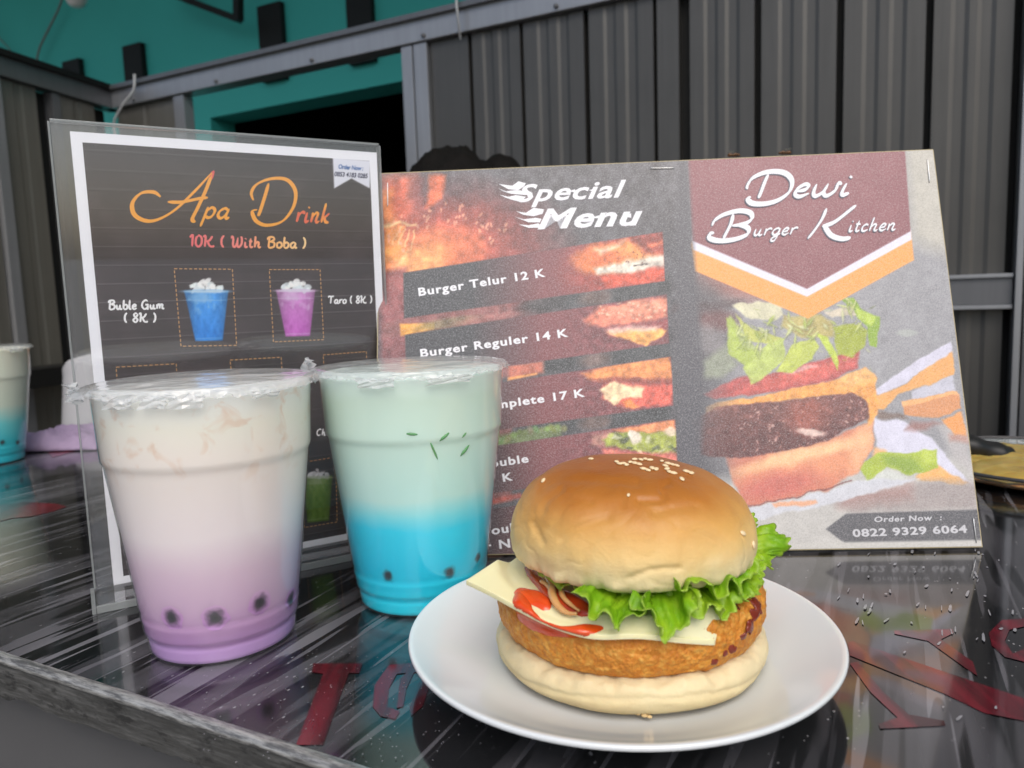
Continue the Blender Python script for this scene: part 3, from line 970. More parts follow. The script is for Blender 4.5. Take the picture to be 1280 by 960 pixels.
# pale dashes of the print, thickest towards the right end
VV, FF = [], []
def dash(px, py, L, w, ang):
    q = onz(px, py)
    d = Vector((math.sin(ang), math.cos(ang), 0))
    s = Vector((d.y, -d.x, 0))
    o = len(VV)
    z = .00050 + rng.rand() * .0003
    for a, b in ((0, .3), (.2, 1), (.8, .9), (1, .25), (.8, -.8), (.2, -1)):
        p = q + d * (L * a) + s * (w * b * .5)
        VV.append((p.x, p.y, z))
    FF.append(tuple(range(o, o + 6)))
for i in range(120):
    px = rng.uniform(1040, 1275)
    py = rng.uniform(690, 905)
    t = ((px - 1180) / 95) ** 2 + ((py - 740) / 95) ** 2
    if rng.rand() > math.exp(-t) + .06:
        continue
    dash(px, py, abs(rng.normal(0, .006)) + .0012, rng.uniform(.0005, .0017), math.radians(34) + rng.normal(0, .12))
for i in range(220):
    px, py = rng.uniform(250, 620), rng.uniform(800, 955)
    dash(px, py, rng.uniform(.0003, .0008), rng.uniform(.0003, .0007), rng.uniform(0, 6))
o = mesh('printed_flecks', VV, FF, M_fleck, table)
o['kind'] = 'stuff'

# ================================================================== PLATE
PC = Vector((.0496, .3608, 0))
m = N('white_porcelain')
g = m.noise(m.coord(), 30, 3)
m.p(col=m.mix(g, (.64, .67, .69), (.68, .71, .73)), rough=.16, spec=.5, coat=.5, crough=.06, normal=m.bump(m.noise(m.coord(), 12, 2), .05, .002))
M_plate = m.m
pr = smoothprof([(0, .0055), (.03, .0055), (.055, .0056), (.066, .0065), (.080, .0105), (.095, .0165), (.102, .0196), (.1045, .0206), (.1062, .0206), (.1066, .0192), (.1050, .0178), (.095, .0128), (.080, .0072), (.066, .0035), (.060, .0030)], 5)
pr += [(.0585, .0004), (.0560, .0004), (.0545, .0022), (.03, .0024), (0, .0024)]
v_, f_ = lathe(pr, 160)
plate = mesh('plate', [(a * .982, b * .982, c) for a, b, c in v_], f_, M_plate, None, True, Matrix.Translation(PC))
tag(plate, 'round white porcelain plate under the chicken burger', 'plate')
M_crumb = plain('bread_crumb', (.62, .45, .22), .8, 0, .3, .2, 400, .3)
vs, fs = [], []
for (px, py, r) in ((806, 894, .0014), (812, 896, .0010), (798, 893, .0007), (606, 757, .0006)):
    p = onz(px, py, .0088)
    v_, f_ = lathe([(0, r * .7), (r * .6, r * .5), (r, 0), (r * .6, -r * .4), (0, -r * .5)], 7)
    o = len(vs)
    vs += [(p.x + a * 1.3, p.y + b, p.z + c) for a, b, c in v_]
    fs += [tuple(o + i for i in f) for f in f_]

o = mesh('bread_crumbs', vs, fs, M_crumb, None, True)
tag(o, 'tiny bread crumbs on the plate in front of the burger', 'crumbs', None, 'stuff')

# ================================================================== BURGER
BC = Vector((.0540, .3600, 0))
burger = empty('burger', (BC.x, BC.y, .006))
tag(burger, 'breaded patty burger with sesame bun, cheese slice, ketchup and frilly lettuce on white plate', 'burger')
def bread(name, stops, zlo, zhi, gloss):
    m = N(name)
    c = m.n('TexCoord')
    s = m.n('SeparateXYZ', {0: c.outputs['Object']})
    nz = m.noise(m.coord(), 28, 4, .6, .6)
    h = m.n('MapRange', {0: m.math('ADD', s.outputs[2], m.math('MULTIPLY', m.math('SUBTRACT', nz, .5), .013)), 1: zlo, 2: zhi})
    col = m.ramp(h.outputs[0], stops)
    mott = m.noise(m.coord(), 55, 6, .72, .8)
    col = m.mix(m.ramp(mott, [(0, .55), (.45, .12), (.6, 0.), (1, 0.)]), col, m.mix(.5, col, (.30, .12, .03)))
    fine = m.noise(m.coord(), 900, 3, .7)
    wr = m.math('ADD', m.noise(m.coord(), 60, 4, .55, 1.2), m.math('MULTIPLY', m.noise(m.coord(scale=(1, 1, 1.8)), 190, 4, .65, 1.5), .45))
    hh = m.math('ADD', m.math('MULTIPLY', fine, .18), m.math('MULTIPLY', wr, 1.))
    m.p(col=col, rough=m.ramp(h.outputs[0], [(0, .75), (.5, .5), (.8, gloss), (1, gloss)]), spec=.35, sss=.12, ssc=.006, ssr=(1., .6, .3), normal=m.bump(hh, .38, .0014))
    return m.m
M_bun = bread('top_bun_crust', [(0, (.76, .66, .40)), (.16, (.74, .61, .33)), (.34, (.70, .48, .19)), (.54, (.62, .34, .095)), (.76, (.43, .165, .030)), (1, (.28, .080, .010))], .058, .105, .36)
M_bunb = bread('bottom_bun_crust', [(0, (.56, .43, .21)), (.3, (.66, .55, .31)), (.7, (.70, .60, .38)), (.85, (.66, .47, .25)), (1, (.74, .65, .45))], .006, .032, .6)
# bottom bun
def bb(x, y, z, a, i):
    q = Vector((math.cos(a) * 2, math.sin(a) * 2, z * 60))
    f = 1 + .012 * fbm(q, 3)
    dz = (.0026 * fbm(Vector((math.cos(a) * 3, math.sin(a) * 3, 7)), 3) + .0007 * fbm(Vector((math.cos(a) * 12, math.sin(a) * 12, 7)), 4)) * max(0, min(1, (z - .015) / .006))
    r = math.hypot(x, y)
    dz += .0009 * fbm(Vector((x * 240, y * 240, 2)), 4) * (z > .015)
    f += .006 * fbm(Vector((x * 90, y * 90, z * 160)), 4)
    crease = -.0008 * math.exp(-((z - .0155 - .002 * math.sin(a * 3)) / .0012) ** 2)
    if r > 1e-6:
        f += crease / r
    return (x * f, y * f, z + dz)
pr = smoothprof([(0, .0065), (.045, .0065), (.0600, .0070), (.0668, .0100), (.0690, .0145), (.0680, .0190), (.0640, .0222), (.055, .0230), (.03, .023), (0, .023)], 6)
v_, f_ = lathe([(a * .958, b) for a, b in pr], 260, bb)
mesh('bottom_bun', v_, f_, M_bunb, burger, True, Matrix.Translation(BC))
# patty
m = N('breaded_crust')
vor = m.n('TexVoronoi', {'Vector': m.coord(), 'Scale': 520.}, feature='F1')
f1 = m.noise(m.coord(), 260, 5, .7, .5)
f2 = m.noise(m.coord(), 34, 3, .6)
f3 = m.noise(m.coord(), 800, 3, .7)
col = m.ramp(f1, [(0, (.34, .085, .006)), (.36, (.58, .190, .014)), (.52, (.70, .28, .030)), (.64, (.78, .42, .08)), (1, (.86, .58, .20))])
col = m.mix(m.ramp(f2, [(0, .6), (.5, .2), (.7, 0.), (1, 0.)]), col, (.36, .11, .012))
m.p(col=col, rough=.5, spec=.45, sss=.05, ssc=.004, normal=m.bump(m.math('ADD', f1, m.math('ADD', m.math('MULTIPLY', f3, .5), m.math('MULTIPLY', vor.outputs['Distance'], -.8))), .75, .0013))
M_patty = m.m
def pt(x, y, z, a, i):
    r = math.hypot(x, y) + 1e-9
    e = fbm(Vector((x * 260, y * 260, z * 260)), 4) * .0008 + fbm(Vector((math.cos(a) * 1.6, math.sin(a) * 1.6, 4)), 2) * .0016
    return (x * (1 + e / r), y * (1 + e / r), z + .0005 * fbm(Vector((x * 200, y * 200, 1)), 3) * (r > .03))
pr = smoothprof([(0, .0215), (.05, .0215), (.0585, .0222), (.0632, .0265), (.0655, .0345), (.0642, .0430), (.0590, .0475), (.045, .0478), (0, .0478)], 12)
v_, f_ = lathe([(a * .985, b) for a, b in pr], 420, pt)
PTC = BC + Vector((-.0002, .0005, 0))
mesh('patty', v_, f_, M_patty, burger, True, Matrix.Translation(PTC))
# cheese slice: a square with two corners hanging out
M_cheese = N('pale_cheese')
M_cheese.p(col=M_cheese.mix(M_cheese.noise(M_cheese.coord(), 25, 3), (.80, .74, .42), (.84, .79, .50)), rough=.30, spec=.45, sss=.25, ssc=.006, ssr=(1., .8, .4), normal=M_cheese.bump(M_cheese.noise(M_cheese.coord(), 120, 3), .06, .001))
M_cheese = M_cheese.m
ZC = .0484
def P3(px, py, Y):
    return tuple(ony(px, py, Y))
TH = .0022
NQ = 56
def resamp(P, n):
    P = [Vector(p) for p in smoothprof(P, 12)]
    L = [0]
    for i in range(1, len(P)):
        L.append(L[-1] + (P[i] - P[i - 1]).length)
    out, j = [], 0
    for i in range(n + 1):
        d = L[-1] * i / n
        while j < len(P) - 2 and L[j + 1] < d:
            j += 1
        t = (d - L[j]) / max(1e-9, L[j + 1] - L[j])
        out.append(P[j].lerp(P[j + 1], min(1, t)))
    return out
FRONT = resamp([P3(583, 731, .338), P3(612, 745, .326), P3(645, 763, .314), P3(690, 785, .303), P3(740, 799, .2955), P3(800, 799, .2935), P3(850, 804, .2955), P3(893, 807, .301)], NQ)
BACK = resamp([P3(648, 688, .378), (.02, .415, ZC), (.07, .420, ZC), P3(958, 742, .362)], NQ)
top = []
for j in range(NQ + 1):
    t = j / NQ
    for i in range(NQ + 1):
        p = FRONT[i].lerp(BACK[i], t)
        r = (Vector((p.x, p.y, 0)) - BC).length
        if r < .0595:
            p.z = ZC + .0006 * fbm(Vector((p.x * 60, p.y * 60, 0)), 2)
        elif r < .064:
            k = (r - .0595) / .0045
            p.z = ZC * (1 - k) + min(p.z, ZC) * k if p.z < ZC else ZC * (1 - k) + p.z * k
        top.append(p)
n_ = (NQ + 1) ** 2
vs = [tuple(p + Vector((0, 0, TH))) for p in top] + [tuple(p) for p in top]
fs = []
for j in range(NQ):
    for i in range(NQ):
        a = j * (NQ + 1) + i
        fs.append((a, a + 1, a + NQ + 2, a + NQ + 1))
        fs.append((n_ + a, n_ + a + NQ + 1, n_ + a + NQ + 2, n_ + a + 1))
rim = [i for i in range(NQ + 1)] + [(j) * (NQ + 1) + NQ for j in range(1, NQ + 1)] + [NQ * (NQ + 1) + i for i in range(NQ - 1, -1, -1)] + [j * (NQ + 1) for j in range(NQ - 1, 0, -1)]
for k in range(len(rim)):
    a, b = rim[k], rim[(k + 1) % len(rim)]
    fs.append((a, n_ + a, n_ + b, b))
ch = mesh('cheese_slice', vs, fs, M_cheese, burger, True)
bv = ch.modifiers.new('b', 'BEVEL')
bv.width = .0006
bv.segments = 2
bv.limit_method = 'ANGLE'
bpy.context.view_layer.update()
cheese_b, patty_b = bvh_of(ch), bvh_of([o for o in burger.children if o.name.startswith('patty')][0])
def lay(px, py):
    l, n = hit(cheese_b, px, py)
    l2, n2 = hit(patty_b, px, py)
    if l is None or (l2 is not None and (l2 - EYE).length < (l - EYE).length):
        return l2, n2
    return l, n
# ketchup: poured strokes that lie on the cheese and run over its edge
def ketchup_mat(name, a, b):
    m = N(name)
    m.p(col=m.mix(m.noise(m.coord(), 60, 3), a, b), rough=.14, spec=.6, sss=.12, ssc=.003, ssr=(1., .2, .1), normal=m.bump(m.noise(m.coord(), 110, 3), .3, .001))
    return m.m
M_ket = ketchup_mat('ketchup_red', (.56, .030, .006), (.72, .10, .014))
M_ket2 = ketchup_mat('ketchup_dark', (.28, .014, .005), (.50, .060, .012))
def c3p(x, y):
    return (x / 4.571 + 580, y / 4.571 + 690)
def pour(name, path, mat, hgt, seed):
    """path: (x, y, half width) in close-up coordinates"""
    P = smoothprof(path, 7)
    K = 12
    vs, fs, ok = [], [], True
    n = len(P)
    for i, (x, y, w) in enumerate(P):
        a, b = P[max(0, i - 1)], P[min(n - 1, i + 1)]
        tx, ty = b[0] - a[0], b[1] - a[1]
        l = math.hypot(tx, ty) or 1
        e = math.sin(PI * min(.5, (min(i, n - 1 - i) + .15) / n * 3.2))
        for k in range(K + 1):
            u = -1 + 2 * k / K
            ww = w * (e ** .6) * (1 + .13 * fbm(Vector((i * .25, u * .8, seed)), 3))
            q = c3p(x - ty / l * u * ww, y + tx / l * u * ww)
            loc, nor = lay(*q)
            if loc is None:
                loc, nor = Vector(vs[-1]) if vs else onz(*q, ZC + TH), Vector((0, 0, 1))
            hh = hgt * math.sqrt(max(0, 1 - u * u)) * e * (1 + .35 * fbm(Vector((i * .22, u, seed + 4)), 2)) - .0002
            vs.append(tuple(loc + (nor + Vector((0, 0, .6))).normalized() * hh))
    # relax steps where the pour falls over the cheese edge
    V = np.array(vs).reshape(n, K + 1, 3)
    for _ in range(3):
        V[1:-1, 1:-1] = V[1:-1, 1:-1] * .5 + (V[:-2, 1:-1] + V[2:, 1:-1] + V[1:-1, :-2] + V[1:-1, 2:]) * .125
    for i in range(n - 1):
        for k in range(K):
            a = i * (K + 1) + k
            fs.append((a, a + K + 1, a + K + 2, a + 1))
    o = mesh(name, V.reshape(-1, 3).tolist(), fs, mat, burger, True)
    return o
pour('ketchup', [(300, 225, 28), (322, 290, 50), (360, 362, 52), (440, 425, 42), (560, 456, 34), (680, 452, 34), (800, 430, 26)], M_ket, .0022, 1.)
pour('ketchup', [(285, 232, 24), (350, 245, 38), (430, 275, 46), (495, 325, 34)], M_ket, .0018, 5.)
pour('ketchup', [(345, 85, 16), (400, 140, 30), (460, 205, 34), (550, 260, 60), (660, 315, 52), (750, 355, 26)], M_ket2, .0018, 9.)
# onion strips
m = N('cooked_onion')
m.p(col=m.mix(m.noise(m.coord(scale=(1, 1, 1)), 200, 3), (.50, .22, .06), (.66, .40, .17)), rough=.22, spec=.5, sss=.3, ssc=.004, ssr=(1., .5, .2), coat=.3)
M_onion = m.m
for pts, r in (([(475, 170), (500, 215), (505, 270), (535, 330), (590, 372), (645, 378)], .0019), ([(505, 185), (545, 215), (565, 280), (615, 330), (660, 362)], .0013), ([(440, 190), (480, 215), (492, 250)], .0013)):
    P = []
    for x, y in smoothprof(pts, 5):
        l, n = lay(*c3p(x, y))
        P.append(tuple(l + Vector((0, -.001, .0024))) if l is not None else P[-1])
    tube('onion_strip', P, [r * (.5 + .5 * math.sin(PI * min(1, .15 + i / len(P)))) for i in range(len(P))], M_onion, burger, 10, .8)
# burnt sauce between patty and bun on the right
m = N('burnt_sauce')
m.p(col=m.mix(m.noise(m.coord(), 200, 3), (.10, .008, .004), (.28, .035, .008)), rough=.2, spec=.6, normal=m.bump(m.noise(m.coord(), 300, 3), .4, .001))
M_burnt = m.m
bun_b = bvh_of([o for o in burger.children if o.name.startswith('bottom_bun')][0])
for (px, py, r) in ((945, 757, .0042), (942, 770, .0028), (937, 784, .0036), (929, 796, .0022), (915, 811, .0022), (906, 818, .0016), (893, 827, .0018), (921, 759, .0018)):
    c_ = [hit(q, px, py) for q in (patty_b, bun_b)]
    c_ = [q for q in c_ if q[0] is not None]
    if not c_:
        continue
    p, nr = min(c_, key=lambda q: (q[0] - EYE).length)
    v_, f_ = lathe(smoothprof([(0, r * .32), (r * .6, r * .25), (r, 0), (r * .6, -r * .3), (0, -r * .35)], 3), 24, lambda x, y, z, a, i: (x * (1 + .7 * fbm(Vector((x * 400 + px, y * 400, 0)), 3)), y * (1.1 + .5 * fbm(Vector((x * 300, y * 300 + px, 3)), 3)), z))
    mesh('sauce_spot', v_, f_, M_burnt, burger, True, Matrix.Translation(p) @ nr.to_track_quat('Z', 'Y').to_matrix().to_4x4() @ Matrix.Rotation(px, 4, 'Z'))
# lettuce
m = N('lettuce_green')
lw = m.noise(m.coord(), 55, 4, .6)
at = m.n('Attribute', attribute_name='rim')
lc = m.ramp(lw, [(0, (.10, .27, .008)), (.42, (.22, .47, .012)), (.62, (.38, .60, .025)), (1, (.52, .70, .07))])
lc = m.mix(at.outputs['Fac'], (.46, .62, .10), lc)
dif = m.n('BsdfTranslucent', {'Color': m.mix(.35, lc, (.5, .7, .03))})
m.p(col=lc, rough=.33, spec=.45, normal=m.bump(m.noise(m.coord(), 220, 5, .65, .5), .5, .0012))
mx = m.n('MixShader', {0: .35, 1: m.b.outputs[0], 2: dif.outputs[0]})
m.set(m.out.inputs[0], mx.outputs[0])
M_let = m.m
def leaf(outer, inner, seed, amp=.0035, freq=30., rows=26, jag=.0022, name='lettuce_leaf'):
    amp *= .78
    """ruffled leaf between an inner line (under the bun) and an outer frilled line"""
    O = smoothprof([tuple(p) for p in outer], 14)
    I = smoothprof([tuple(p) for p in inner], 14)
    n = len(O)
    I = [I[min(len(I) - 1, int(i * (len(I) - 1) / (n - 1)))] for i in range(n)]
    L = [0]
    for i in range(1, n):
        L.append(L[-1] + (Vector(O[i]) - Vector(O[i - 1])).length)
    vs, fs, rim_ = [], [], []
    for j in range(rows + 1):
        t = j / rows
        for i in range(n):
            a, b = Vector(I[i]), Vector(O[i])
            s = L[i]
            d = (b - a)
            dn = d.normalized() if d.length > 1e-6 else Vector((0, -1, 0))
            tg = (Vector(O[min(n - 1, i + 1)]) - Vector(O[max(0, i - 1)])).normalized()
            nn = dn.cross(tg)
            if nn.length < 1e-4:
                nn = Vector((0, 0, 1))
            nn.normalize()
            w = amp * t ** 1.6 * (math.sin(s * 250 + seed + 2.5 * fbm(Vector((s * 60, t * .8, seed)), 2)) * .9 + t * math.sin(s * 640 + seed * 2.3 + 3 * fbm(Vector((s * 90, t * 2, seed + 3)), 2)) * .5) + amp * .9 * fbm(Vector((s * 130 + 3 * t, t * 3.5, seed)), 4) * (.3 + t)
            jg = jag * (t ** 5) * (.9 * fbm(Vector((s * 420, 0, seed + 9)), 3) + .7 * abs(math.sin(s * 760 + seed)))
            p = a.lerp(b, t) + nn * w + dn * jg + Vector((0, 0, .0035 * math.sin(PI * t)))
            p += tg * (.6 * amp * t * math.cos(s * 250 + seed)) + Vector((0, 0, -.0016 * math.sin(PI * t) * (1 + math.sin(s * 300 + seed))))
            vs.append(tuple(p))
            rim_.append(0. if t < .0 else (1. if t < .93 else 1 - (t - .93) / .07 * .7))
    for j in range(rows):
        for i in range(n - 1):
            a = j * n + i
            fs.append((a, a + 1, a + n + 1, a + n))
    o = mesh(name, vs, fs, M_let, burger, True)
    at_ = o.data.attributes.new('rim', 'FLOAT', 'POINT')
    at_.data.foreach_set('value', rim_)
    sm = o.modifiers.new('s', 'SOLIDIFY')
    sm.thickness = .00035
    return o
cz = .0575
def inn(*deg):
    return [(BC.x + .040 * math.cos(math.radians(a)), BC.y + .040 * math.sin(math.radians(a)), cz) for a in deg]
leaf([P3(716, 738, .300), P3(732, 757, .296), P3(744, 776, .294), P3(757, 770, .292), P3(766, 788, .291), P3(778, 790, .291), P3(786, 772, .292), P3(800, 768, .292), P3(812, 752, .293)], inn(-118, -100, -82), 1.3, .0022, jag=.0015)
leaf([P3(792, 748, .296), P3(806, 762, .292), P3(816, 776, .290), P3(824, 797, .289), P3(836, 800, .289), P3(846, 786, .291), P3(862, 776, .293), P3(872, 752, .296), P3(868, 738, .298)], inn(-96, -84, -70), 4.1, .0024, jag=.0015)
leaf([P3(858, 738, .300), P3(870, 764, .297), P3(884, 756, .299), P3(896, 766, .301), P3(912, 766, .304), P3(922, 752, .309), P3(934, 750, .314), P3(946, 738, .322), P3(950, 722, .330)], inn(-74, -55, -34), 2.2, .0032, jag=.0020)
leaf([P3(838, 724, .298), P3(856, 738, .297), P3(880, 732, .299), P3(900, 738, .303), P3(922, 728, .309), P3(938, 722, .318), P3(952, 706, .328)], inn(-78, -58, -34), 5.7, .0034, jag=.0018)
leaf([P3(936, 742, .326), P3(950, 738, .330), P3(953, 716, .336), P3(962, 712, .340), P3(968, 694, .344), P3(982, 688, .347), P3(984, 674, .350), P3(970, 672, .354), P3(966, 656, .358), P3(954, 662, .360), P3(946, 676, .362)], [(.095, .334, .058), (.098, .340, .060), (.100, .348, .062)], 3.4, .0022, jag=.0016)
leaf([P3(940, 640, .392), P3(946, 650, .390), P3(943, 662, .386)], [(.085, .375, .062), (.085, .37, .062)], 1.1, .001)
# dark gap filler: shaded underside leaf deep inside
leaf([(BC.x + .052 * math.cos(math.radians(a)), BC.y + .052 * math.sin(math.radians(a)), .0565 + .001 * math.sin(a)) for a in range(-150, 60, 15)], inn(*range(-150, 60, 15)), 8.8, .0025, jag=.001, rows=10)
# top bun
TC = Vector((.0562, .3590, 0))
creases = [  # drawn in close-up coordinates: (points, depth m, width m)
    ([(455, 205), (560, 185), (700, 180), (850, 192), (990, 200)], .0011, .0016),
    ([(560, 200), (545, 250), (470, 300), (450, 370)], .0008, .0013),
    ([(890, 215), (905, 270), (910, 330)], .0006, .0012),
    ([(1170, 200), (1130, 230), (1150, 270), (1120, 300), (1000, 300)], .0016, .0012),
    ([(560, 520), (640, 460), (740, 425), (820, 405)], .0010, .0014),
    ([(395, 430), (430, 500), (450, 540)], .0008, .0012),
    ([(1090, 370), (1180, 350), (1330, 335)], .0012, .0015),
    ([(560, 285), (680, 300), (720, 310)], .0008, .0013),
    ([(950, 745), (1080, 700), (1230, 690)], .0010, .0013),
]
zbun = .0985
CR = []
for pts, dep, wd in creases:
    for q in smoothprof(pts, 14):
        CR.append((q[0] / 4.571 + 580, q[1] / 4.571 + 560, dep, wd))
bun_prof = smoothprof([(0, .0590), (.040, .0585), (.0530, .0588), (.0580, .0620), (.0596, .0680), (.0592, .0735), (.0566, .0800), (.0510, .0885), (.0410, .0960), (.028, .1010), (.013, .1032), (0, .1036)], 12)
def bt(x, y, z, a, i):
    r = math.hypot(x, y)
    q = Vector((x * 26, y * 26, z * 26))
    e = .0016 * fbm(q, 3)
    rid = 1 - abs(fbm(Vector((x * 38 + 4, y * 38, z * 52)), 3) * 2.2)
    e += .0004 * max(0, rid) ** 3 * -1
    low = math.exp(-((z - .0615) / .003) ** 2)
    e += low * .0022 * fbm(Vector((math.cos(a) * 5, math.sin(a) * 5, 3)), 4)
    k = 1 + e / max(r, .02)
    # fuller on the left shoulder, sloping on the right
    tilt = -.055 * x * max(0, (z - .075) / .03)
    dz = -.0014 * low * fbm(Vector((math.cos(a) * 9, math.sin(a) * 9, 1)), 3)
    return (x * k, y * k, z + tilt + dz + .0006 * fbm(q * 1.7, 2) - .0006 * abs(math.sin(a * 2)) * low)
v_, f_ = lathe(bun_prof, 420, bt)
# press the creases in
V = np.array(v_, float) + np.array(TC)
X, Y = pixel_of(V)
nrmv = V - (np.array(TC) + np.array([0, 0, .075]))
nrmv /= np.linalg.norm(nrmv, axis=1)[:, None]
front = V[:, 1] < TC.y + .02
D = np.zeros(len(V))
for (cx, cy, dep, wd) in CR:
    dpx = np.hypot(X - cx, Y - cy) * .00037
    D = np.maximum(D, .95 * dep * np.exp(-(dpx / (wd * 1.35)) ** 2) * front)
V = V - nrmv * D[:, None] - np.array(TC)
topbun = mesh('top_bun', V.tolist(), f_, M_bun, burger, True, Matrix.Translation(TC))
bpy.context.view_layer.update()
tb = bvh_of(topbun)
M_seed = plain('sesame_cream', (.78, .62, .38), .45, 0, .4, .12, 500, .1)
sv, sf = lathe(smoothprof([(0, -.5), (.28, -.36), (.42, -.05), (.36, .25), (.18, .45), (0, .52)], 3), 12)
seed_me = bpy.data.meshes.new('sesame_seed')
seed_me.from_pydata(sv, [], sf)
seed_me.materials.append(M_seed)
seed_me.polygons.foreach_set('use_smooth', np.ones(len(seed_me.polygons), bool))
def c1(x, y):
    return (x / 4.571 + 580, y / 4.571 + 560)
seeds = [c1(*q) for q in ((872, 82), (888, 93), (912, 92), (930, 100), (950, 84), (975, 90), (1000, 96), (975, 68), (1010, 70), (1035, 66), (1062, 72), (1025, 122), (1050, 130), (1075, 118), (1098, 124), (1150, 105), (1160, 122), (1172, 138), (1195, 146), (1130, 78), (1165, 92), (1190, 98), (1215, 104), (455, 188), (1244, 180), (725, 66), (940, 272))]
seeds += [(928, 667), (941, 681), (858, 590), (864, 592)]
rs = random.Random(3)
for i, (px, py) in enumerate(seeds):
    loc, nor = hit(tb, px, py)
    if loc is None:
        loc, nor = hit(tb, px, py + 3)
    if loc is None:
        continue
    L = rs.uniform(.0030, .0038) * (.6 if (px, py) == c1(940, 272) else 1)
    q = nor.to_track_quat('Z', 'Y').to_matrix().to_4x4() @ Matrix.Rotation(rs.uniform(0, 6.3), 4, 'Z') @ Matrix.Rotation(PI / 2, 4, 'X')
    o = link('sesame_seed', seed_me, None, topbun, False, Matrix.Translation(loc + nor * .0004) @ q @ Matrix.Diagonal((L * .8, L * .45, L, 1)))

# ================================================================== PLASTIC CUPS OF MILK TEA
R0, R1, CH = .0393, .0560, .1448
def wall_r(z):
    t = z / CH
    r = R0 + (.0526 - R0) * min(1, z / .104)
    if z > .104:
        k = min(1, (z - .104) / .0035)
        k = k * k * (3 - 2 * k)
        r += .0012 * k + (z - .104) * .048
    if z < .0105:
        r -= .0008
    r -= .0009 * math.exp(-((z - .0105) / .0011) ** 2)
    r += .0004 * math.exp(-((z - .0200) / .0012) ** 2) - .0003 * math.exp(-((z - .0225) / .0012) ** 2)
    return r
M_cup = film('clear_cup_plastic', (.98, .985, .985), .05, .9, .12)
M_lid = film('sealing_film', (.98, .98, .98), .34, .9, .12, .25, 45, .003)
M_flap = film('crumpled_film', (.97, .97, .97), .55, 1.3, .12, .12, 60, .002)
cup_prof = [(0, .0006), (.030, .0006), (.036, .0002)] + [(wall_r(z), z) for z in [.0006] + zs(.002, CH - .002, 90)] + [(R1 + .0006, CH - .0012), (R1 + .0014, CH - .0004), (R1 + .0012, CH + .0006), (R1 + .0002, CH + .0008), (R1 - .0006, CH)]
cv, cf = lathe(cup_prof, 128)
cup_me = bpy.data.meshes.new('cup_wall')
cup_me.from_pydata(cv, [], cf)
cup_me.materials.append(M_cup)
cup_me.polygons.foreach_set('use_smooth', np.ones(len(cup_me.polygons), bool))
LZ = .1420
def liquid_mat(name, stops, mottle=(0, 0, 0), mott_a=0., mz=(.08, .12), pearl=False):
    m = N(name)
    c = m.n('TexCoord')
    s = m.n('SeparateXYZ', {0: c.outputs['Object']})
    nz = m.noise(m.coord(), 22, 3, .5, .4)
    z = m.math('ADD', s.outputs[2], m.math('MULTIPLY', m.math('SUBTRACT', nz, .5), .012))
    col = m.ramp(m.math('DIVIDE', z, .14), stops)
    if mott_a:
        k = m.ramp(m.noise(m.coord(), 75, 3, .6, .6), [(0, 0.), (.56, 0.), (.68, 1.), (1, 1.)])
        w = m.n('MapRange', {0: s.outputs[2], 1: mz[0], 2: mz[0] + .015})
        col = m.mix(m.math('MULTIPLY', m.math('MULTIPLY', k, w.outputs[0]), mott_a), col, mottle)
    if pearl:
        # a pearl pressed to the wall: dark where it touches, fading under a thickening film of the same milk
        at = m.n('Attribute', attribute_name='milk')
        nz2 = m.noise(m.coord(), 420, 3, .6)
        f = m.ramp(m.math('ADD', at.outputs['Fac'], m.math('MULTIPLY', m.math('SUBTRACT', nz2, .5), .35)), [(0, .0), (.38, .05), (.62, .38), (.86, .92), (.95, 1.)])
        col = m.mix(f, (.020, .024, .030), col)
    m.p(col=col, rough=.32, spec=.4, sss=.30, ssc=.012, ssr=(1., .9, .8), coat=.25, crough=.12)
    return m.m
M_taro = liquid_mat('taro_milk', [(0, lin((188, 150, 208))), (.070, lin((188, 150, 206))), (.085, lin((172, 130, 184))), (.15, lin((186, 146, 190))), (.22, lin((202, 170, 200))), (.36, lin((216, 192, 210))), (.50, lin((236, 226, 228))), (.80, lin((236, 228, 220))), (.90, lin((234, 232, 220))), (1, lin((236, 238, 234)))], lin((222, 190, 165)), .55, (.094, .12))
M_taro_P = liquid_mat('taro_milk_over_pearl', [(0, lin((196, 150, 218))), (.115, lin((198, 152, 216))), (.125, lin((182, 132, 196))), (.20, lin((200, 150, 205))), (.26, lin((212, 176, 210))), (.40, lin((222, 194, 215))), (.54, lin((235, 222, 226))), (.80, lin((236, 228, 220))), (.90, lin((234, 232, 220))), (1, lin((236, 238, 234)))], lin((222, 190, 165)), .55, (.094, .12), pearl=True)
M_gum = liquid_mat('bubble_gum_milk', [(0, lin((0, 222, 250))), (.12, lin((0, 216, 246))), (.20, lin((0, 205, 238))), (.38, lin((40, 216, 244))), (.445, lin((130, 226, 236))), (.52, lin((192, 232, 226))), (.80, lin((206, 232, 220))), (.92, lin((205, 228, 214))), (1, lin((220, 238, 230)))])
M_gum_P = liquid_mat('bubble_gum_milk_over_pearl', [(0, lin((0, 222, 250))), (.12, lin((0, 216, 246))), (.20, lin((0, 205, 238))), (.38, lin((40, 216, 244))), (.445, lin((130, 226, 236))), (.52, lin((192, 232, 226))), (.80, lin((206, 232, 220))), (.92, lin((205, 228, 214))), (1, lin((220, 238, 230)))], pearl=True)
M_gum2 = liquid_mat('bubble_gum_milk_pale_top', [(0, lin((0, 185, 205))), (.20, lin((30, 190, 205))), (.36, lin((110, 212, 216))), (.52, lin((215, 226, 210))), (1, lin((232, 230, 212)))])
M_gum2_P = liquid_mat('bubble_gum_milk_pale_top_over_pearl', [(0, lin((0, 185, 205))), (.20, lin((30, 190, 205))), (.36, lin((110, 212, 216))), (.52, lin((215, 226, 210))), (1, lin((232, 230, 212)))], pearl=True)
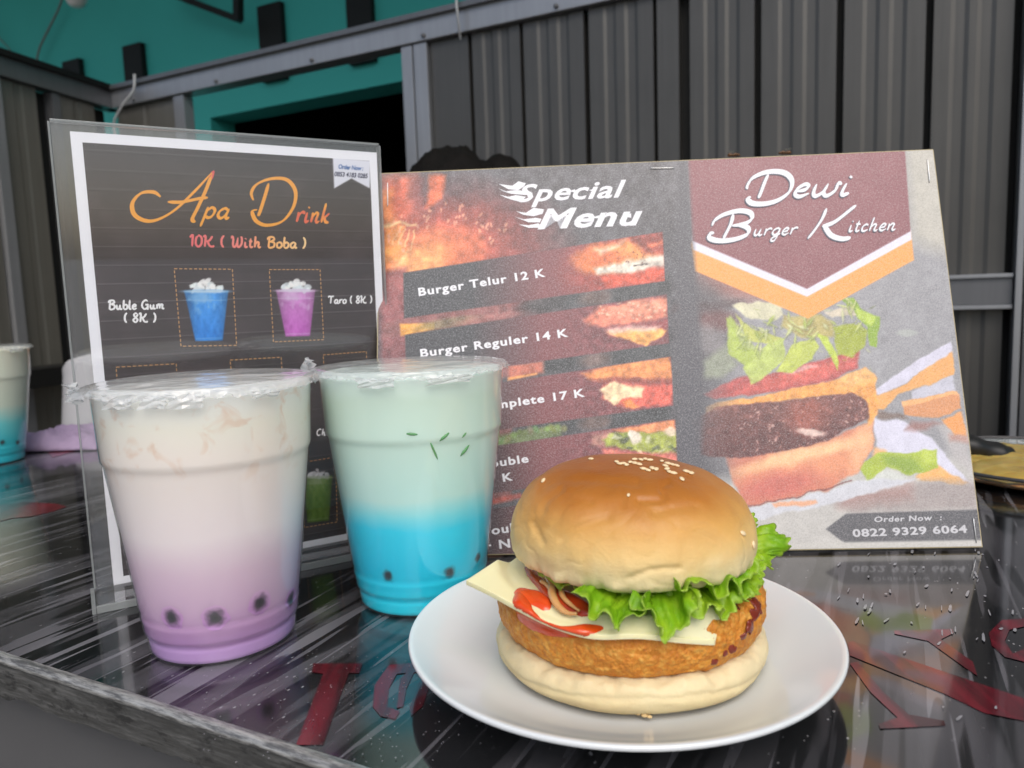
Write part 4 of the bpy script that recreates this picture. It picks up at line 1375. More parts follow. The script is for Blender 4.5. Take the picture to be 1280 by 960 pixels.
def profile_liquid():
    pr = [(0, .0012), (.030, .0012), (.0365, .0009)] + [(wall_r(z) - .0007, z) for z in zs(.0016, LZ, 80)]
    pr += [(wall_r(LZ) - .0020, LZ + .0006), (wall_r(LZ) - .006, LZ + .0008), (.03, LZ + .0012), (0, LZ + .0014)]
    return pr
liq_geo = lathe(profile_liquid(), 128)
def lid_geo(seed, pulls, skirt=.004):
    """sealing film welded over the rim: wrinkled disc plus a crimped skirt; pulls: (angle deg, width deg, extra length, rise)"""
    vs, fs = [], []
    n, R, SK = 220, 16, 10
    for j in range(R + SK + 1):
        for k in range(n):
            a = 2 * PI * k / n
            ca, sa = math.cos(a), math.sin(a)
            ex = rise = 0
            for (da, w, L, up) in pulls:
                dd = (math.degrees(a) - da + 180) % 360 - 180
                g = math.exp(-(dd / w) ** 2)
                ex += L * g
                rise += up * g
            if j <= R:
                r = (R1 + .0010) * j / R
                z = CH + .0011 + .0008 * (1 - (j / R) ** 4) + .0005 * fbm(Vector((ca * r * 60, sa * r * 60, seed)), 3) * (1 if j < R else .3)
            else:
                t = (j - R) / SK
                L = skirt * (.8 + .35 * fbm(Vector((ca * 6, sa * 6, seed)), 3)) + ex
                cr_ = fbm(Vector((ca * 14, sa * 14, t * 1.5 + seed)), 4)
                hem = abs(math.sin(a * 37 + seed + 3 * fbm(Vector((ca * 5, sa * 5, seed)), 2)))
                r = R1 + .0012 + (.0012 * t + .0018 * t * cr_ + .0016 * t * hem) + ex * .85 * t
                z = CH + .0011 - (L - ex * .75) * t ** 1.2 + rise * t + .0016 * t * cr_
            vs.append((r * ca, r * sa, z))
    for j in range(R + SK):
        for k in range(n):
            k2 = (k + 1) % n
            fs.append((j * n + k, j * n + k2, (j + 1) * n + k2, (j + 1) * n + k))
    return vs, fs
def rim_point(cup, px, out=.0016, dz=-.004):
    best = None
    for i in range(720):
        a = PI + PI * i / 720
        q = Vector(((R1 + out) * math.cos(a), (R1 + out) * math.sin(a), CH + dz))
        w = np.array([cup.matrix_world @ q])
        X, Y = pixel_of(w)
        if best is None or abs(X[0] - px) < best[0]:
            best = (abs(X[0] - px), q)
    return best[1]
def make_cup(loc, liq, label, group, seed, pulls, skirt, pearls, halo, lean=None):
    root = empty('plastic_cup', loc)
    if lean:
        root.matrix_world = Matrix.Translation(Vector(loc)) @ Matrix.Rotation(lean[1], 4, 'Y') @ Matrix.Rotation(lean[0], 4, 'X')
        bpy.context.view_layer.update()
    tag(root, label, 'cup', group)
    mw = root.matrix_world.copy()
    link('cup_wall', cup_me, None, root, False, mw)
    mesh('milk_drink', liq_geo[0], liq_geo[1], liq, root, True, mw)
    lv, lf = lid_geo(seed, pulls, skirt)
    mesh('sealing_film', lv, lf, M_lid, root, True, mw)
    pm = halo
    inv = mw.inverted()
    for (px, py, r) in pearls:
        # where the line of sight meets the inner wall
        d = ray(px, py).normalized()
        p = None
        for i in range(4000):
            q = inv @ (EYE + d * (.3 + i * .0003))
            if 0 < q.z < .13 and math.hypot(q.x, q.y) < wall_r(q.z) - .0007:
                p = q
                break
        if p is None:
            continue
        rr = math.hypot(p.x, p.y)
        c = Vector((p.x, p.y, 0)).normalized() * (rr - r * .50)
        cap = r * .74
        v_, f_ = lathe([(r * math.sin(t), -r * math.cos(t)) for t in zs(0, PI, 48)], 72)
        v_ = [(min(1, 1) * x, y, z) for x, y, z in v_]
        vv, mk = [], []
        od = Vector((p.x, p.y, 0)).normalized()
        for x, y, z in v_:
            X_, Y_, Z_ = x + c.x, y + c.y, z + p.z
            R_ = math.hypot(X_, Y_)
            lim = wall_r(max(0, Z_)) - .00058
            if R_ > lim:
                X_, Y_ = X_ * lim / R_, Y_ * lim / R_
            vv.append((X_, Y_, Z_))
            w_ = Vector((x, y, z))
            mk.append(min(1.05, (w_ - od * w_.dot(od)).length / cap * 1.02 + .14 * fbm(Vector((x * 260 + px, y * 260, z * 260)), 2)) if w_.dot(od) > 0 else 1)
        used = [f for f in f_ if min(mk[i] for i in f) < 1.0]
        ids = sorted({i for f in used for i in f})
        rm = {o_: n_ for n_, o_ in enumerate(ids)}
        po = mesh('tapioca_pearl', [vv[i] for i in ids], [tuple(rm[i] for i in f) for f in used], pm, root, True, mw)
        mk = [mk[i] for i in ids]
        at_ = po.data.attributes.new('milk', 'FLOAT', 'POINT')
        at_.data.foreach_set('value', mk)
    return root
CUP_G = 'sealed plastic cups of milk drink'
C1 = (-.1669, .4088, .0002)
C2 = (-.0610, .4600, .0002)
p3 = onz(-13, 577)
C3 = (p3.x, p3.y, .0002)
cupA = make_cup(C1, M_taro, 'plastic cup of lilac and cream milk with dark pearls, sealed with crumpled film', CUP_G, 2.1,
    [(205, 13, .007, .002), (232, 6, .001, 0), (20, 14, .0015, .001)], .0055,
    [(215, 772, .0088), (269, 772, .0092), (325, 753, .0088), (363, 748, .0080)], M_taro_P)
cupB = make_cup(C2, M_gum, 'plastic cup of mint white milk over bright blue beside the burger plate', CUP_G, 5.3,
    [(176, 13, .0075, .002), (300, 20, .001, 0)], .0045,
    [(441, 709, .0078), (485, 719, .0066), (562, 715, .0074), (597, 697, .0058)], M_gum_P)
cupC = make_cup(C3, M_gum2, 'distant plastic cup of cream milk over turquoise at the left edge', CUP_G, 9.4,
    [(0, 12, .006, .001)], .004,
    [(3, 553, .0060), (22, 553, .0058), (37, 550, .0055)], M_gum2_P)
# green jelly slivers against the wall of the blue cup
M_jelly = plain('green_jelly', (.10, .33, .12), .3, 0, .4, .2, 80, .05)
inv = cupB.matrix_world.inverted()
def on_cup(cup, px, py, off=-.0007):
    inv = cup.matrix_world.inverted()
    d = ray(px, py).normalized()
    for i in range(4000):
        q = inv @ (EYE + d * (.3 + i * .0003))
        if 0 < q.z < .135 and math.hypot(q.x, q.y) < wall_r(q.z) + off:
            return q
    return None
for a, b, r in (((538, 553), (548, 577), .0008), ((586, 556), (575, 570), .0011), ((561, 541), (549, 551), .0011), ((508, 542), (522, 543), .0010), ((583, 540), (577, 547), .0008)):
    P = [on_cup(cupB, a[0] + (b[0] - a[0]) * t, a[1] + (b[1] - a[1]) * t, -.0010) for t in (0, .33, .66, 1)]
    if all(P):
        v_, f_ = tube_geo(P, [r * .5, r, r, r * .5], 8)
        mesh('jelly_sliver', v_, f_, M_jelly, cupB, True, cupB.matrix_world.copy())
# bright crumples of film caught at the front of the lilac cup and the twisted tail of the blue cup's film
def crumple(cup, c, w, h, seed, name='film_crumple', depth=.004, n=5):
    """small folded scrap of film: c centre in cup space"""
    vs, fs = [], []
    c = Vector(c)
    out = Vector((c.x, c.y, 0)).normalized()
    tg = Vector((-out.y, out.x, 0))
    for j in range(n + 1):
        for i in range(n + 1):
            s, t = i / n - .5, j / n - .5
            e = 1 + .35 * fbm(Vector((s * 3, t * 3, seed)), 2)
            k = fbm(Vector((s * 3.2, t * 3.2, seed + 5)), 2)
            k2 = abs(math.sin((s * 2.2 + t * 1.3) * 5 + seed)) 
            p = c + tg * (w * s * e) + Vector((0, 0, h * t * e)) + out * (depth * (k * .7 + k2 * .5 - .2))
            vs.append(tuple(p))
    for j in range(n):
        for i in range(n):
            a = j * (n + 1) + i
            fs.append((a, a + 1, a + n + 2, a + n + 1))
    return mesh(name, vs, fs, M_flap, cup, False, cup.matrix_world.copy())
for cup, px, w, h, sd in ((cupA, 146, .018, .0065, 1.), (cupA, 190, .013, .0060, 5.), (cupA, 232, .016, .0065, 3.), (cupA, 330, .014, .004, 4.), (cupB, 470, .020, .0055, 7.), (cupB, 560, .024, .0045, 9.), (cupC, 20, .02, .005, 2.)):
    crumple(cup, rim_point(cup, px, .0026), w, h, sd, depth=.0022)
for k, (x, y, z, w, h) in enumerate(((-.0640, .004, CH + .000, .020, .012), (-.0655, -.006, CH - .005, .016, .011), (-.0620, -.014, CH - .008, .012, .011))):
    crumple(cupB, (x, y, z), w, h, 11 + k * 3, depth=.009)
for k, (x, y, z, w, h) in enumerate(((-.0600, -.020, CH - .002, .018, .009), (-.0640, -.010, CH - .004, .014, .010))):
    crumple(cupA, (x, y, z), w, h, 31 + k * 3, depth=.007)

# ================================================================== DRINK MENU STANDEE
SP = Plane((-.279, .4811, .0032), .5255, -.0324)
SW, SH = .2084, .2960
std = empty('menu_stand', (SP.o.x, SP.o.y, 0))
tag(std, 'clear acrylic stand with a dark drink menu in white border, behind the milk cups', 'menu stand')
SM = SP.mat()
M_acr = film('clear_acrylic', (.993, .995, .995), .02, 1.0, .02)
M_acr_edge = film('acrylic_cut_edge', (.75, .78, .78), .35, 1.0, .12, .4, 300, .0005, (.7, .73, .73))
M_paper = plain('white_paper', (.86, .87, .93), .5, 0, .4, .02, 60, .03)
box('front_sheet', (0, 0, .0012), (SW, SH, .0030), M_acr, std, SM, .0003)
box('back_sheet', (0, 0, -.0034), (SW, SH, -.0016), M_acr, std, SM, .0003)
box('top_edge', (0, SH + .0001, -.0034), (SW, SH + .0016, .0030), M_acr_edge, std, SM, .0004)
box('side_edge', (-.0014, 0, -.0034), (-.0001, SH, .0030), M_acr_edge, std, SM, .0004)
box('side_edge', (SW + .0001, 0, -.0034), (SW + .0014, SH, .0030), M_acr_edge, std, SM, .0004)
FS = Matrix.Translation(SP.o) @ Matrix((SP.u, Vector((-SP.u.y, SP.u.x, 0)), Vector((0, 0, 1)))).transposed().to_4x4()
box('foot', (-.001, -.040, -.0030), (SW + .001, -.0032, .0008), M_acr, std, FS, .0006)
box('foot_edge', (-.001, -.0425, -.0030), (SW + .001, -.0402, .0016), M_acr_edge, std, FS, .0006)
box('foot_edge', (-.0035, -.0425, -.0030), (-.0012, -.0032, .0012), M_acr_edge, std, FS, .0004)
def cs(x, y):
    return (x / 2.823 + 50, y / 2.823 + 140)
p_tl, p_tr, p_bl = SP.st(*cs(102, 68)), SP.st(*cs(1182, 158)), SP.st(143, 731)
pa0, pa1 = p_tl[0] * .5 + p_bl[0] * .5, SW - .001
pb0, pb1 = p_bl[1], p_tl[1]
box('menu_paper', (pa0, pb0, .0002), (pa1, pb1, .0006), M_paper, std, SM)
m = N('printed_ink')
at = m.n('Attribute', attribute_name='ink')
m.p(col=at.outputs['Color'], rough=.42, spec=.4)
M_ink = m.m
def paint_drink(X, Y, A, B):
    P = Paint(X, Y, (62, 55, 58))
    n = fnoise(A * 60, B * 60, 3)
    P.over((n - .45) * 1.2, (86, 76, 80))
    g = fnoise(A * 25, B * 600, 9, 3)
    P.over((g - .5) * .8, (40, 36, 38))
    for i in range(26):
        t = .0095 + i * .0118
        P.over(np.clip(1 - np.abs(B - t) / .00045, 0, 1) * .42, (150, 145, 148))
        P.over(np.clip(1 - np.abs(B - t + .0009) / .0005, 0, 1) * .5, (35, 30, 32))
    def cupP(q, top, bot, name_seed, cream=(225, 235, 240)):
        (x0, y0), (x1, y1), (x2, y2), (x3, y3) = q
        poly = [(x0, y0), (x1, y1), (x2, y2), (x3, y3)]
        a = P.poly_a(poly, .8)
        t = np.clip((Y - y0) / (y2 - y0), 0, 1)[:, None]
        col = np.array(top) * (1 - t) + np.array(bot) * t
        al = a[:, None]
        n = fnoise(X / 4, Y / 6, name_seed)[:, None]
        col = col + (n - .5) * 50
        u = np.clip((X - (x0 + x3) / 2) / ((x1 + x2) / 2 - (x0 + x3) / 2), 0, 1)
        col = col * (1 - .25 * (np.abs(u - .5) * 2) ** 3)[:, None]
        P.C = P.C * (1 - al) + col * al
        cx, w = (x0 + x1) / 2, (x1 - x0)
        rr = np.random.RandomState(name_seed)
        for k in range(34):
            dx = rr.uniform(-.33, .33)
            dy = rr.uniform(-.26, .03) * (1 - abs(dx) * 1.8)
            P.ell(cx + dx * w, y0 + dy * w, rr.uniform(.04, .10) * w, rr.uniform(.03, .07) * w, np.clip(np.array(cream) * rr.uniform(.92, 1.25), 0, 255), rr.uniform(-1, 1), .4, .9)
        P.ell(cx, y0 + .02 * w, w * .55, w * .045, np.array(top) * .5 + np.array(cream) * .5, 0, .5, .8)
        P.ell(cx, y0 + .02 * w, w * .44, w * .025, cream, 0, .5, .6)
        P.ell(cx, y0 + .22 * w, w * .47, w * .018, np.array(top) * .4 + np.array(cream) * .6, 0, .6, .45)
        P.ell(cx - .12 * w, y0 + .16 * w, w * .24, w * .12, np.array(top) * .4 + np.array(cream) * .6, 0, .8, .55)
        for k in range(14):
            P.ell(cx + rr.uniform(-.38, .38) * w, y0 + rr.uniform(.1, .5) * w, rr.uniform(.02, .05) * w, rr.uniform(.02, .10) * w, np.array(top) * .45 + np.array(cream) * .55, 0, .8, .35)
        P.line((x3 + 1, y3 - 3), (x2 - 1, y2 - 3), .7, np.array(top) * .6 + np.array(cream) * .4, .5)
    cupP([cs(508, 630), cs(664, 630), cs(644, 806), cs(548, 808)], (70, 160, 240), (30, 140, 235), 3)
    cupP([cs(832, 628), cs(970, 628), cs(952, 790), cs(866, 792)], (215, 150, 215), (205, 100, 205), 8)
    cupP([(379, 596), (415, 594), (411, 650), (384, 653)], (120, 150, 70), (95, 130, 35), 12, (190, 190, 195))
    cupP([(300, 482), (340, 480), (336, 530), (306, 532)], (120, 90, 70), (90, 60, 40), 15)
    cupP([(168, 486), (205, 484), (202, 540), (174, 542)], (200, 110, 90), (180, 80, 60), 16)
    cupP([(200, 610), (240, 608), (236, 665), (206, 668)], (220, 190, 120), (200, 160, 80), 17)
    cupP([(425, 470), (450, 468), (447, 520), (428, 522)], (200, 170, 120), (120, 80, 60), 18)
    P.poly([cs(1032, 162), cs(1164, 172), cs(1163, 270), cs(1098, 235), cs(1037, 270)], (232, 234, 246), .6)
    return P.C
q0 = SP.st(*cs(133, 98)); q1 = SP.st(*cs(1163, 182)); q2 = SP.st(145, 722)
pr0, pr1, pt0, pt1 = pa0 + .0062, pa1 - .0058, pb0 + .0050, pb1 - .0062
print_sheet('menu_print', SP, pr0, pr1, pt0, pt1, 300, 430, .0007, paint_drink, M_ink, std, .92)
def ink_mat(name, c, rough=.45, grad=None):
    return plain(name, c, rough, 0, .4, .04, 200, .0)
M_white = ink_mat('white_ink', (.88, .88, .90))
M_blue = ink_mat('blue_ink', lin((60, 110, 175)))
M_navy = ink_mat('navy_ink', lin((40, 44, 84)))
M_gold = ink_mat('gold_ink', lin((240, 165, 60)))
m = N('sunset_ink')
c = m.n('TexCoord')
s_ = m.n('SeparateXYZ', {0: c.outputs['Object']})
f = m.noise(m.coord(), 30, 2)
m.p(col=m.ramp(f, [(0, lin((215, 80, 80))), (.40, lin((228, 105, 75))), (.52, lin((242, 165, 60))), (.62, lin((245, 180, 80))), (.75, lin((235, 205, 70))), (1, lin((235, 205, 80)))]), rough=.45)
M_sun = m.m
m = N('rose_to_gold_ink')
c = m.n('TexCoord')
s_ = m.n('SeparateXYZ', {0: c.outputs['Object']})
mr = m.n('MapRange', {0: s_.outputs[0], 1: SP.st(236, 300)[0], 2: SP.st(385, 310)[0]})
m.p(col=m.ramp(mr.outputs[0], [(0, lin((230, 110, 115))), (.45, lin((238, 140, 130))), (.65, lin((245, 180, 110))), (1, lin((248, 215, 160)))]), rough=.45)
M_rose = m.m
D1 = .0009
brush(SP, [[(425, 300), (400, 283), (355, 288), (325, 325), (338, 368), (395, 385), (470, 350), (550, 275), (605, 215)],
           [(608, 213), (585, 275), (555, 340), (537, 378), (548, 388)],
           [(450, 318), (500, 318), (560, 306), (592, 302)]], (50, 140), 2.823, 7.0, M_gold, std, D1, .6, .45)
brush(SP, [[(806, 252), (792, 300), (776, 350), (768, 368)],
           [(752, 312), (745, 285), (765, 255), (815, 236), (870, 240), (900, 280), (893, 335), (855, 385), (800, 400), (762, 385), (748, 352), (765, 345)]], (50, 140), 2.823, 7.0, M_gold, std, D1, .6, .45)
brush(SP, [[(597, 232), (606, 214), (612, 212), (606, 238)]], (50, 140), 2.823, 3.2, ink_mat('coral_ink', lin((222, 90, 90))), std, D1 + .00006, .6, .5)
script_text(SP, 'pa', cs(572, 372), cs(668, 378), 13, M_gold, std, D1, .34, .3, .8, .5)
script_text(SP, 'rink', cs(900, 388), cs(1022, 392), 12.5, M_sun, std, D1, .34, .3, .8, .5)
script_text(SP, '10K ( With Boba )', cs(527, 475), cs(940, 481), 7.4, M_rose, std, D1, .36, .08)
script_text(SP, 'Buble Gum', cs(240, 697), cs(442, 694), 6.0, M_white, std, D1, .38, .06)
script_text(SP, '( 8K )', cs(296, 742), cs(412, 741), 6.0, M_white, std, D1, .38, .06)
script_text(SP, 'Taro ( 8K )', cs(1016, 676), cs(1172, 674), 4.9, M_white, std, D1, .38, .06)
script_text(SP, 'Choc', (395, 544), (416, 544), 4.2, M_white, std, D1, .38, .06)
print_text(SP, 'Order Now :', cs(1052, 200), cs(1140, 207), 5.6, M_blue, std, D1, .03, .95, .25)
print_text(SP, '0853 4183 0285', cs(1038, 226), cs(1156, 234), 5.8, M_navy, std, D1, .025, .95, .2)
def dashes(pl, pts, par, d):
    VV, FF = [], []
    for (a, b) in zip(pts[:-1], pts[1:]):
        A, B = Vector(pl.st(*a)), Vector(pl.st(*b))
        u = (B - A)
        L = u.length
        u.normalize()
        w = Vector((-u.y, u.x)) * .00032
        n = int(L / .0030)
        for i in range(n):
            p, q = A + u * (i * L / n), A + u * ((i + .62) * L / n)
            o = len(VV)
            for r in (p - w, q - w, q + w, p + w):
                VV.append((r.x, r.y, d))
            FF.append((o, o + 1, o + 2, o + 3))
    mesh('dashed_frame', VV, FF, M_dash, par, False, pl.mat())
M_dash = ink_mat('tan_ink', lin((196, 150, 96)))
for pts in ([cs(473, 553), cs(678, 555), cs(693, 823), cs(497, 826), cs(473, 553)], [cs(808, 556), cs(987, 556), cs(1000, 803), cs(823, 811), cs(808, 556)],
            [cs(285, 1100), cs(268, 900), cs(480, 888), cs(492, 1090)], [cs(690, 1060), cs(670, 875), cs(850, 865), cs(862, 1050)], [cs(1010, 1020), cs(998, 857), cs(1150, 845), cs(1160, 1010)],
            [(376, 578), (419, 571), (421, 652), (380, 659), (376, 578)], [(190, 604), (250, 600), (256, 676), (198, 682), (190, 604)], [(406, 490), (407, 520)]):
    dashes(SP, pts, std, D1)

# ================================================================== BURGER MENU BOARD
BP = Plane((-.1034, .5255, .0022), -.0548, .2889)
BW, BH = .4243, .2949
brd = empty('menu_board', (BP.o.x, BP.o.y, 0))
tag(brd, 'cardboard burger menu board with stapled print leaning behind the plate', 'menu board')
BM = BP.mat()
M_card = plain('cardboard', (.42, .36, .22), .8, 0, .3, .15, 60, .2)
box('backing_card', (0, 0, -.0040), (BW, BH, -.0002), M_card, brd, BM, .0006)
m = N('board_ink_and_haze')
at = m.n('Attribute', attribute_name='ink')
gr = m.noise(m.coord(), 900, 2, .8)
gr2 = m.noise(m.coord(), 1600, 1)
grain = m.math('ADD', m.math('MULTIPLY', gr, .6), m.math('MULTIPLY', gr2, .4))
col = m.mix(m.ramp(grain, [(0, .75), (.40, .35), (.5, 0.), (1, 0.)]), at.outputs['Color'], m.mix(.5, at.outputs['Color'], (.02, .02, .02)))
col = m.mix(m.ramp(grain, [(0, 0.), (.5, 0.), (.62, .30), (1, .4)]), col, (.52, .52, .54))  # pale specks painted for light scattered by the rough laminate
m.p(col=col, rough=.36, spec=.45, normal=m.bump(grain, .35, .0003))
M_bink = m.m
def cA(x, y): return (x / 3.2 + 470, y / 3.2 + 180)
def cB(x, y): return (x / 3.692 + 590, y / 3.692 + 440)
def cC(x, y): return (x / 3.2 + 840, y / 3.2 + 180)
def cD(x, y): return (x / 2.666 + 840, y / 2.666 + 360)
def paint_board(X, Y, A, B):
    P = Paint(X, Y, (92, 92, 97))  # grey base has the haze of scattered light mixed into the ink
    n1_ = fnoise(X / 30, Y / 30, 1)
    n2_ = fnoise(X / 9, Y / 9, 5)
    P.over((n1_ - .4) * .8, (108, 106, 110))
    left = X < 846
    L = lambda *p: [cA(*q) for q in p]
    # hero burger at the top left
    P.warp(6, 20, 3)
    P.ell(575, 330, 125, 92, (128, 74, 74), -.12, .5, 1.)
    P.ell(545, 322, 85, 58, (196, 98, 82), -.2, .7, 1.)
    P.ell(530, 322, 56, 30, (246, 150, 96), -.2, .9, 1.)
    P.ell(584, 316, 22, 26, (222, 120, 84), .2, .9, .7)
    P.ell(520, 325, 30, 16, (252, 176, 112), -.1, .9, .8)
    P.poly(L((20, 130), (150, 128), (150, 300), (90, 330), (20, 320)), (226, 112, 84), 12, .9)
    P.poly(L((20, 190), (60, 180), (80, 320), (20, 330)), (250, 160, 100), 5, .8)
    P.poly(L((222, 128), (292, 126), (262, 215), (190, 250)), (240, 118, 76), 3, .85)
    P.poly(L((140, 130), (205, 128), (180, 250), (140, 290)), (150, 84, 82), 5, .6)
    P.poly(L((22, 318), (170, 314), (170, 322), (22, 336)), (252, 214, 158), 1.5, .9)
    P.poly(L((25, 335), (120, 330), (95, 470), (30, 480)), (246, 160, 90), 3, .9)
    for k in range(4):
        P.line(cA(70 + k * 22, 400 + k * 4), cA(100 + k * 20, 340), .8, (255, 205, 150), .8)
        P.line(cA(75 + k * 10, 505 - k * 8), cA(110 + k * 6, 440 - k * 10), .9, (250, 190, 130), .7)
    rs_ = np.random.RandomState(4)
    for k in range(46):
        t = rs_.rand()
        a = rs_.uniform(-2.9, -.5)
        rr = rs_.uniform(.62, .98)
        P.ell(560 + 98 * rr * math.cos(a), 330 + 78 * rr * math.sin(a) * 1.0, 1.5, 2.8, (232, 168, 140), rs_.uniform(-.5, .5), .5, .75)
    P.unwarp()
    P.poly([(476, 340), (508, 334), (514, 706), (476, 706)], (150, 92, 94), 4, .9)
    # gaps between the strips show more of the same picture
    def gap(i):
        y = 78 * i
        P.poly([(478, 404 + y), (640, 374 + y), (640, 392 + y), (478, 424 + y)], (146, 98, 96), 2, .9)
        P.ell(690, 378 + y, 42, 10, (66, 70, 72), -.16, .7, .8)
        P.ell(745, 372 + y, 20, 9, (124, 100, 92), -.16, .8, .7)
        P.poly([(764, 358 + y), (838, 344 + y), (838, 368 + y), (764, 380 + y)], (72, 76, 78), 3, .8)
    for i in range(5):
        gap(i)
    P.poly(L((95, 720), (235, 716), (232, 742), (100, 768)), (250, 176, 78), 1.5, .95)
    P.ell(558, 404, 40, 6, (128, 126, 92), -.16, .8, .7)
    P.ell(610, 398, 40, 5, (176, 118, 112), -.16, .8, .6)
    P.poly([cB(170, 60), cB(330, 40), cB(330, 95), cB(170, 130)], (206, 118, 96), 3, .9)
    P.poly([cB(165, 118), cB(300, 96), cB(300, 104), cB(165, 132)], (255, 176, 100), 1, .9)
    P.poly([(560, 556), (700, 530), (702, 545), (560, 575)], (112, 128, 84), 2.5, .9)
    for k in range(16):
        P.ell(600 + k * 7, 552 - k * 1.3 + rs_.uniform(-4, 4), rs_.uniform(2, 5), rs_.uniform(3, 7), (rs_.uniform(110, 165), rs_.uniform(130, 175), rs_.uniform(70, 110)), rs_.uniform(-1, 1), .8, .7)
    P.poly([(595, 628), (650, 616), (655, 622), (595, 634)], (190, 92, 80), 2, .8)
    # strips
    def strip(i):
        q = [(504 + 2.4 * i, 341 + 77.5 * i), (828 + 5.3 * i, 290 + 78 * i), (831 + 5.3 * i, 351 + 78 * i), (505 + 2.4 * i, 398 + 77.5 * i)]
        return q, P.poly_a(q, .7)
    masks = []
    for i in range(5):
        q, a = strip(i)
        masks.append(a)
        P.over(a, (74, 76, 80))
        P.over(a * np.clip((X - 590) / 90, 0, 1) * .95, (136, 80, 84))
    M0, M1, M2, M3, M4 = masks
    P.warp(4.5, 14, 8)
    K = dict(mask=M0)
    P.ell(790, 330, 70, 42, (190, 82, 70), -.15, .9, .95, **K)
    P.ell(770, 322, 50, 20, (246, 160, 92), -.1, .5, .95, **K)
    P.ell(752, 322, 26, 14, (232, 112, 72), -.1, .9, .7, **K)
    P.poly(L((880, 420), (1000, 385), (985, 395), (900, 440)), (250, 205, 180), 3, .9, M0)
    P.poly(L((1010, 380), (1150, 356), (1150, 430), (1080, 440)), (150, 72, 64), 4, .9, M0)
    P.poly(L((1090, 395), (1150, 385), (1150, 400), (1090, 410)), (226, 120, 84), 2, .9, M0)
    P.poly(L((870, 490), (960, 480), (1080, 450), (1155, 448), (1155, 490), (1020, 520), (880, 520)), (226, 220, 206), 3, .95, M0)
    P.poly(L((900, 535), (1155, 500), (1155, 550), (920, 570)), (226, 96, 70), 3, .9, M0)
    for k in range(22):
        P.ell(755 + rs_.rand() * 55, 312 + rs_.rand() * 18, 1.0, .7, (110, 60, 50), 0, .6, .8, M0)
    P.line(cA(1030, 486), cA(1085, 484), 1.0, (60, 45, 45), .9)
    P.poly(L((830, 700), (900, 650), (1160, 610), (1165, 690), (1000, 730), (850, 730)), (232, 138, 112), 3, .95, M1)
    P.ell(800, 385, 36, 9, (245, 165, 135), -.2, .9, .7, **dict(mask=M1))
    for k in range(40):
        P.ell(745 + rs_.rand() * 88, 377 + rs_.rand() * 22, 1.6, 1.1, (245, 205, 175), rs_.rand(), .6, .8, M1)
    P.poly(L((915, 738), (1165, 705), (1168, 735), (1100, 770), (930, 765)), (150, 76, 78), 2, .9, M1)
    P.poly(L((925, 748), (1120, 735), (1165, 745), (1085, 805), (960, 770)), (252, 182, 100), 1.5, .95, M1)
    P.poly(L((915, 742), (1060, 726), (1140, 728), (1120, 748), (950, 760)), (238, 196, 186), 2, .8, M1)
    P.poly([cB(500, 100), cB(620, 60), cB(918, 15), cB(924, 130), cB(560, 130)], (250, 160, 96), 3, .95, M2)
    P.poly([cB(540, 122), cB(924, 118), cB(928, 150), cB(620, 148)], (160, 84, 74), 2, .8, M2)
    P.poly([cB(600, 150), cB(928, 150), cB(930, 240), cB(700, 260), cB(600, 210)], (238, 110, 92), 3, .95, M2)
    P.poly([cB(585, 180), cB(630, 140), cB(700, 150), cB(800, 165), cB(790, 205), cB(700, 215), cB(650, 240), cB(615, 215)], (252, 226, 180), 1.5, .95, M2)
    P.poly([cB(690, 235), cB(735, 220), cB(770, 255), cB(720, 265)], (246, 150, 80), 2, .9, M2)
    P.poly([cB(650, 355), cB(938, 312), cB(944, 370), cB(700, 372)], (244, 156, 104), 2, .95, M3)
    P.poly([cB(560, 380), cB(640, 365), cB(660, 440), cB(560, 430)], (210, 160, 140), 3, .7, M3)
    P.poly([cB(600, 400), cB(660, 370), cB(944, 370), cB(948, 440), cB(880, 475), cB(800, 455), cB(620, 440)], (168, 180, 80), 2, .95, M3)
    for k in range(26):
        P.ell(760 + rs_.rand() * 84, 545 + rs_.rand() * 22, rs_.uniform(2, 6), rs_.uniform(1.5, 3.5), ((200, 208, 120), (112, 128, 64), (80, 86, 72), (225, 225, 190))[k % 4], rs_.uniform(-1, 1), .6, .75, M3)
    P.ell(792, 546, 10, 7, (240, 228, 214), .6, .3, .95, **dict(mask=M3))
    P.ell(838, 540, 8, 5, (236, 216, 190), 0, .5, .9, **dict(mask=M3))
    P.poly([cB(600, 450), cB(948, 470), cB(952, 520), cB(640, 520)], (236, 130, 112), 3, .9, M3)
    P.poly([(748, 636), (870, 604), (870, 670), (750, 680)], (236, 140, 90), 3, .9, M4)
    P.unwarp()
    P.grainy(((X < 846) & (Y > 200)) * np.clip((X - 690) / 60, 0, 1) * np.maximum.reduce(masks), .34, 6, 71)
    P.grainy((X < 846) * (1 - np.maximum.reduce(masks)), .30, 9, 61)
    # right half: banner over the tall burger
    P.warp(4.5, 22, 21)
    R = X > 846
    P.poly([(848, 190), (1300, 150), (1300, 720), (960, 720), (900, 560), (905, 420), (880, 300)], (158, 158, 162), 30, 1.)
    P.poly([(1128, 180), (1200, 176), (1210, 330), (1140, 300)], (196, 192, 180), 12, .9)
    P.poly([(890, 600), (1300, 560), (1300, 720), (870, 720)], (198, 196, 192), 10, 1.)
    P.ell(915, 352, 46, 22, (164, 112, 104), .35, .9, .9)
    P.ell(880, 400, 30, 46, (96, 92, 96), 0, .9, .8)
    P.poly([cD(0, 60), cD(240, 42), cD(250, 60), cD(0, 78)], (86, 70, 72), 4, .7)
    P.ell(*cD(150, 110), 26, 13, (118, 80, 80), 0, .8, .8)
    P.ell(*cD(120, 170), 22, 17, (142, 138, 140), .6, .6, .8)
    P.ell(*cD(780, 152), 14, 4.5, (178, 182, 178), 0, .5, .9)
